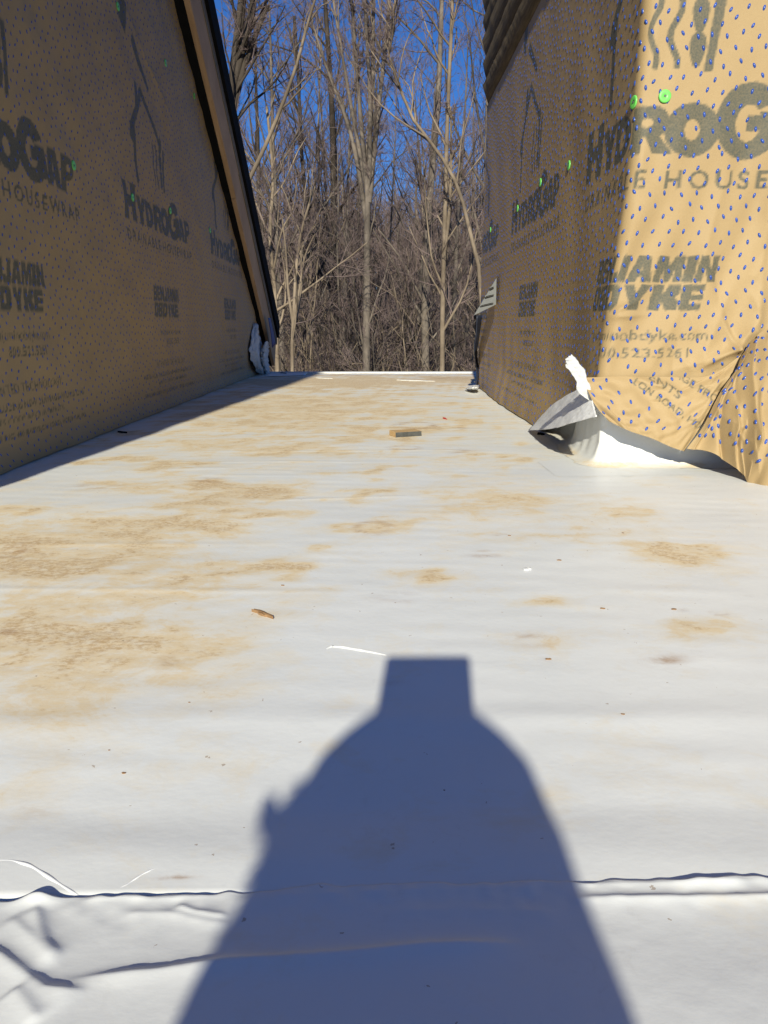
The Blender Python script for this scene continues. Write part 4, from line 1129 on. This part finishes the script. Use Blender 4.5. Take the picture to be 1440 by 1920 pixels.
def put_tree(name, meshes, loc, rz, sc, bark, label, group=None, twigmat='twig'):
    t = empty(name, (0, 0, 0)); t.location = loc; t.rotation_euler = (0, 0, rz); t.scale = (sc, sc, sc)
    for nm, me in zip(('trunk', 'crown'), meshes):
        if not me.materials: me.materials.append(M[bark if nm == 'trunk' else twigmat])
        o = bpy.data.objects.new(nm, me); COL.objects.link(o); o.parent = t
        if nm == 'trunk':
            o.material_slots[0].link = 'OBJECT'; o.material_slots[0].material = M[bark]
    return tag(t, label, 'tree', group)
def ground_at(x, y): return float(terrain(np.array(float(x)), np.array(float(y))))
def stem_from_px(px, y, r0, r1, ground=True, ys=None):
    """stem through sight points; y = how far off it stands"""
    ys = ys or [y] * len(px)
    P = [at_y(u, v, yy) for (u, v), yy in zip(px, ys)]
    if ground:
        b = P[0].copy(); b[2] = ground_at(b[0], b[1]) - .1; P = [b, (b + P[0]) / 2] + P
    P = catmull(np.array(P), 16)
    return P, np.linspace(r0, r1, 16)
def special(name, seed, stems, bark, label, **kw):
    base = stems[0][0][0].copy()
    meshes = grow_tree(seed, [(P - base, r) for P, r in stems], **kw)
    return put_tree(name, meshes, tuple(base), 0, 1, bark, label)

# the trees that stand out
special('bare_tree', 201, [stem_from_px([(687, 690), (688, 500), (690, 350), (697, 180), (702, -60)], 19, .14, .035),
                           stem_from_px([(692, 380), (705, 250), (722, 90), (735, -60)], 19, .075, .025, False, [19, 19, 19.1, 19.3]),
                           stem_from_px([(690, 380), (676, 220), (664, 60), (652, -80)], 19, .065, .02, False, [19, 18.9, 18.7, 18.5]),
                           stem_from_px([(688, 360), (655, 180), (628, 20), (612, -80)], 19, .055, .015, False, [19, 19.2, 19.4, 19.6]),
                           stem_from_px([(692, 360), (694, 200), (686, 40), (680, -80)], 19, .065, .02, False, [19, 18.8, 18.6, 18.4]),
                           stem_from_px([(688, 420), (660, 260), (610, 120), (585, 40)], 19, .07, .015, False, [19, 19.3, 19.6, 20])],
        'bark_mid', 'many stemmed bare tree in the centre, its stems fanning upward', spread=.33, l1=.20, n1=(16, 22), first=.35, n2=6, n3=6)
special('bare_tree', 202, [stem_from_px([(798, 690), (797, 560), (806, 380), (822, 180), (830, -60)], 20, .15, .05)],
        'bark_mid', 'thick grey straight tree right of the central many stemmed one', l1=.26)
special('bare_tree', 203, [stem_from_px([(829, 690), (830, 560), (834, 420), (838, 250), (846, 60), (852, -80)], 18, .078, .035),
                           stem_from_px([(832, 480), (842, 400), (846, 300), (845, 200)], 18, .05, .02, False)],
        'bark_pale', 'slim pale straight tree just right of the thick grey one', l1=.22)
special('bare_tree', 204, [stem_from_px([(905, 560), (880, 430), (858, 350), (822, 285), (775, 225), (745, 150), (728, 90), (745, -20)], 17, .058, .02)],
        'bark_pale', 'tree with a long pale limb bending left toward the centre', l1=.24, first=.4)
special('bare_tree', 205, [stem_from_px([(448, 420), (462, 350), (490, 290), (522, 215), (555, 125), (575, 50), (592, -5)], 16, .058, .024)],
        'bark_pale', 'leaning pale broken topped trunk beside the left rake', l1=.14, first=.55, n1=(6, 8), n3=4, n4=2)
special('bare_tree', 206, [stem_from_px([(425, 320), (432, 230), (440, 120), (452, 20), (458, -60)], 17, .14, .08),
                           stem_from_px([(436, 170), (455, 90), (472, 20), (482, -60)], 17, .09, .06, False),
                           stem_from_px([(430, 240), (448, 160), (470, 90), (502, 10)], 17, .075, .045, False)],
        'bark_dark', 'dark trunk forking beside the upper left rake', l1=.22, first=.35)
special('bare_tree', 207, [stem_from_px([(648, 690), (630, 520), (626, 380), (622, 200), (612, 40), (606, -60)], 27, .17, .06)],
        'bark_dark', 'dark upright tree left of the central many stemmed one', l1=.3)
special('bare_tree', 208, [stem_from_px([(568, 690), (572, 560), (578, 430), (566, 300), (560, 160), (552, 30)], 25, .12, .04)],
        'bark_dark', 'thin dark trunk between the left rake and the central tree', l1=.3)
special('bare_tree', 209, [stem_from_px([(548, 690), (550, 600), (556, 500), (566, 430), (590, 350)], 15, .05, .02), stem_from_px([(550, 610), (540, 540), (536, 470), (528, 400)], 15, .035, .012, False), stem_from_px([(551, 600), (562, 540), (572, 480), (600, 420)], 15, .03, .01, False)],
        'bark_pale', 'pale forked sapling nearest the left rake foot', l1=.3, first=.3, n1=(6, 9), n2=4, n3=4, n4=2)
special('bare_tree', 210, [stem_from_px([(520, 690), (516, 560), (506, 440), (512, 330), (500, 200)], 18, .075, .03)],
        'bark_pale', 'pale leaning trunk hugging the left rake edge', l1=.3)

# the rest of the woods: a dozen kinds, copied
R = np.random.default_rng(77)
KIND = []
for i in range(9):
    st = [straight_stem(R, R.uniform(11, 17), R.uniform(.08, .15))]
    if i % 3 == 0:
        P, r = st[0]; k = 5; Q, _ = branch_pts(R, P[k], np.array([R.normal(0, .25), R.normal(0, .25), 1.]), 11, 12, .03, .02); st.append((Q, np.linspace(r[k] * .75, .02, 12)))
    KIND.append(grow_tree(300 + i, st, spread=R.uniform(.45, .75), l1=R.uniform(.26, .36), n2=6, n3=7, n4=3, twig=.0036))
SLIM = []
for i in range(5):
    st = [straight_stem(R, R.uniform(9, 14), R.uniform(.045, .085), .05, .03, 12)]
    SLIM.append(grow_tree(350 + i, st, n1=(10, 14), first=.35, spread=.55, l1=.24, n2=5, n3=5, n4=2, twig=.004))
SAPL = []
for i in range(6):
    st = [straight_stem(R, R.uniform(5, 9), R.uniform(.03, .055), .12, .05, 10)]
    if i % 2: P, r = st[0]; Q, _ = branch_pts(R, P[1], np.array([R.normal(0, .3), R.normal(0, .3), 1.]), 5, 8, .06, .03); st.append((Q, np.linspace(r[1] * .8, .008, 8)))
    SAPL.append(grow_tree(400 + i, st, n1=(12, 18), first=.12, spread=.8, l1=.42, n2=5, n3=4, n4=2, twig=.005))
def scatter(n, y0, y1, lo, hi, kinds, name, labels, group, smin=.8, smax=1.15, gap=1.2):
    out = []; tries = 0
    while len(out) < n and tries < 4000:
        tries += 1
        y = math.sqrt(R.uniform(y0 * y0, y1 * y1)); x = y * R.uniform(lo, hi)
        if any((x - a) ** 2 + (y - b) ** 2 < gap * gap for a, b in out): continue
        out.append((x, y))
    for i, (x, y) in enumerate(out):
        k = int(R.integers(len(kinds))); bark = ('bark_pale', 'bark_mid', 'bark_mid', 'bark_dark')[int(R.integers(4))]
        put_tree(name, kinds[k], (x, y, ground_at(x, y) - .05), R.uniform(0, 6.28), R.uniform(smin, smax), bark, labels, group)
scatter(13, 23, 36, -.26, .17, KIND, 'bare_tree', 'tall bare tree in the near rows of the woods beyond the roof', 'near woods trees', gap=1.7)
scatter(30, 36, 62, -.26, .17, KIND, 'bare_tree', 'tall bare tree in the far rows of the woods', 'far woods trees', gap=1.6)
scatter(44, 17, 36, -.22, .15, SAPL, 'bare_sapling', 'thin bare sapling under the taller trees', 'saplings in the woods', .7, 1.2, .7)
scatter(30, 34, 55, -.22, .15, SAPL, 'bare_sapling', 'thin bare sapling deep among the far trunks', 'far saplings in the woods', .9, 1.4, .8)

scatter(46, 24, 52, -.25, .16, SLIM, 'slim_tree', 'slim straight young tree among the thicker trunks', 'slim trees in the woods', .8, 1.2, .9)
def far_woods():
    g = {}
    R = np.random.default_rng(99)
    for i in range(620):
        y = math.sqrt(R.uniform(55 ** 2, 120 ** 2)); x = y * R.uniform(-.32, .22); z = ground_at(x, y)
        H = R.uniform(6, 12); r = R.uniform(.05, .15)
        P, _ = branch_pts(R, np.array([x, y, z - .2]), np.array([R.normal(0, .05), R.normal(0, .05), 1]), H, 6, .03, .02)
        g.setdefault((6, 5), []).append((P, np.linspace(r, .02, 6)))
        for _ in range(16):
            p, d = on_path(P, R.uniform(.12, 1)); a = R.uniform(0, 6.28); dd = np.array([math.cos(a) * .7, math.sin(a) * .7, R.uniform(.3, 1.3)]); dd /= np.linalg.norm(dd)
            L = R.uniform(1.2, 4.2); Q, _ = branch_pts(R, p, dd, L, 3, .15, .06)
            g.setdefault((3, 3), []).append((Q, np.array([.030, .02, .008])))
            for _ in range(5):
                p2, d2 = on_path(Q, R.uniform(.2, 1)); e = d2 + R.normal(0, .5, 3) + np.array([0, 0, .15]); e /= np.linalg.norm(e)
                g.setdefault((2, 3), []).append((np.array([p2, p2 + e * L * R.uniform(.25, .5)]), np.array([.014, .006])))
    V, Q = tubes(g)
    o = link('distant_woods', quads_mesh('distant_woods', V, Q), None, M['twig'])
    tag(o, 'distant bare woods reading as one brown purple mass', 'woods', kind='stuff')
far_woods()
def brush():
    g = {}; R = np.random.default_rng(98)
    for i in range(420):
        y = math.sqrt(R.uniform(18 ** 2, 70 ** 2)); x = y * R.uniform(-.26, .18); z = ground_at(x, y)
        H = R.uniform(3.5, 7.5)
        for _ in range(int(R.integers(2, 5))):
            P, _ = branch_pts(R, np.array([x, y, z - .1]), np.array([R.normal(0, .3), R.normal(0, .3), 1.]), H * R.uniform(.6, 1), 6, .12, .02)
            g.setdefault((6, 4), []).append((P, np.linspace(R.uniform(.012, .03), .006, 6)))
            for _ in range(9):
                p, d = on_path(P, R.uniform(.2, 1)); e = d + R.normal(0, .6, 3); e /= np.linalg.norm(e); L = R.uniform(.5, 1.8)
                Q, _ = branch_pts(R, p, e, L, 4, .2, .0); g.setdefault((4, 3), []).append((Q, np.array([.011, .009, .007, .004])))
    V, Q = tubes(g)
    o = link('undergrowth', quads_mesh('undergrowth', V, Q), None, M['bark_pale'])
    tag(o, 'tangled leafless undergrowth between the trunks', 'undergrowth', kind='stuff')
brush()
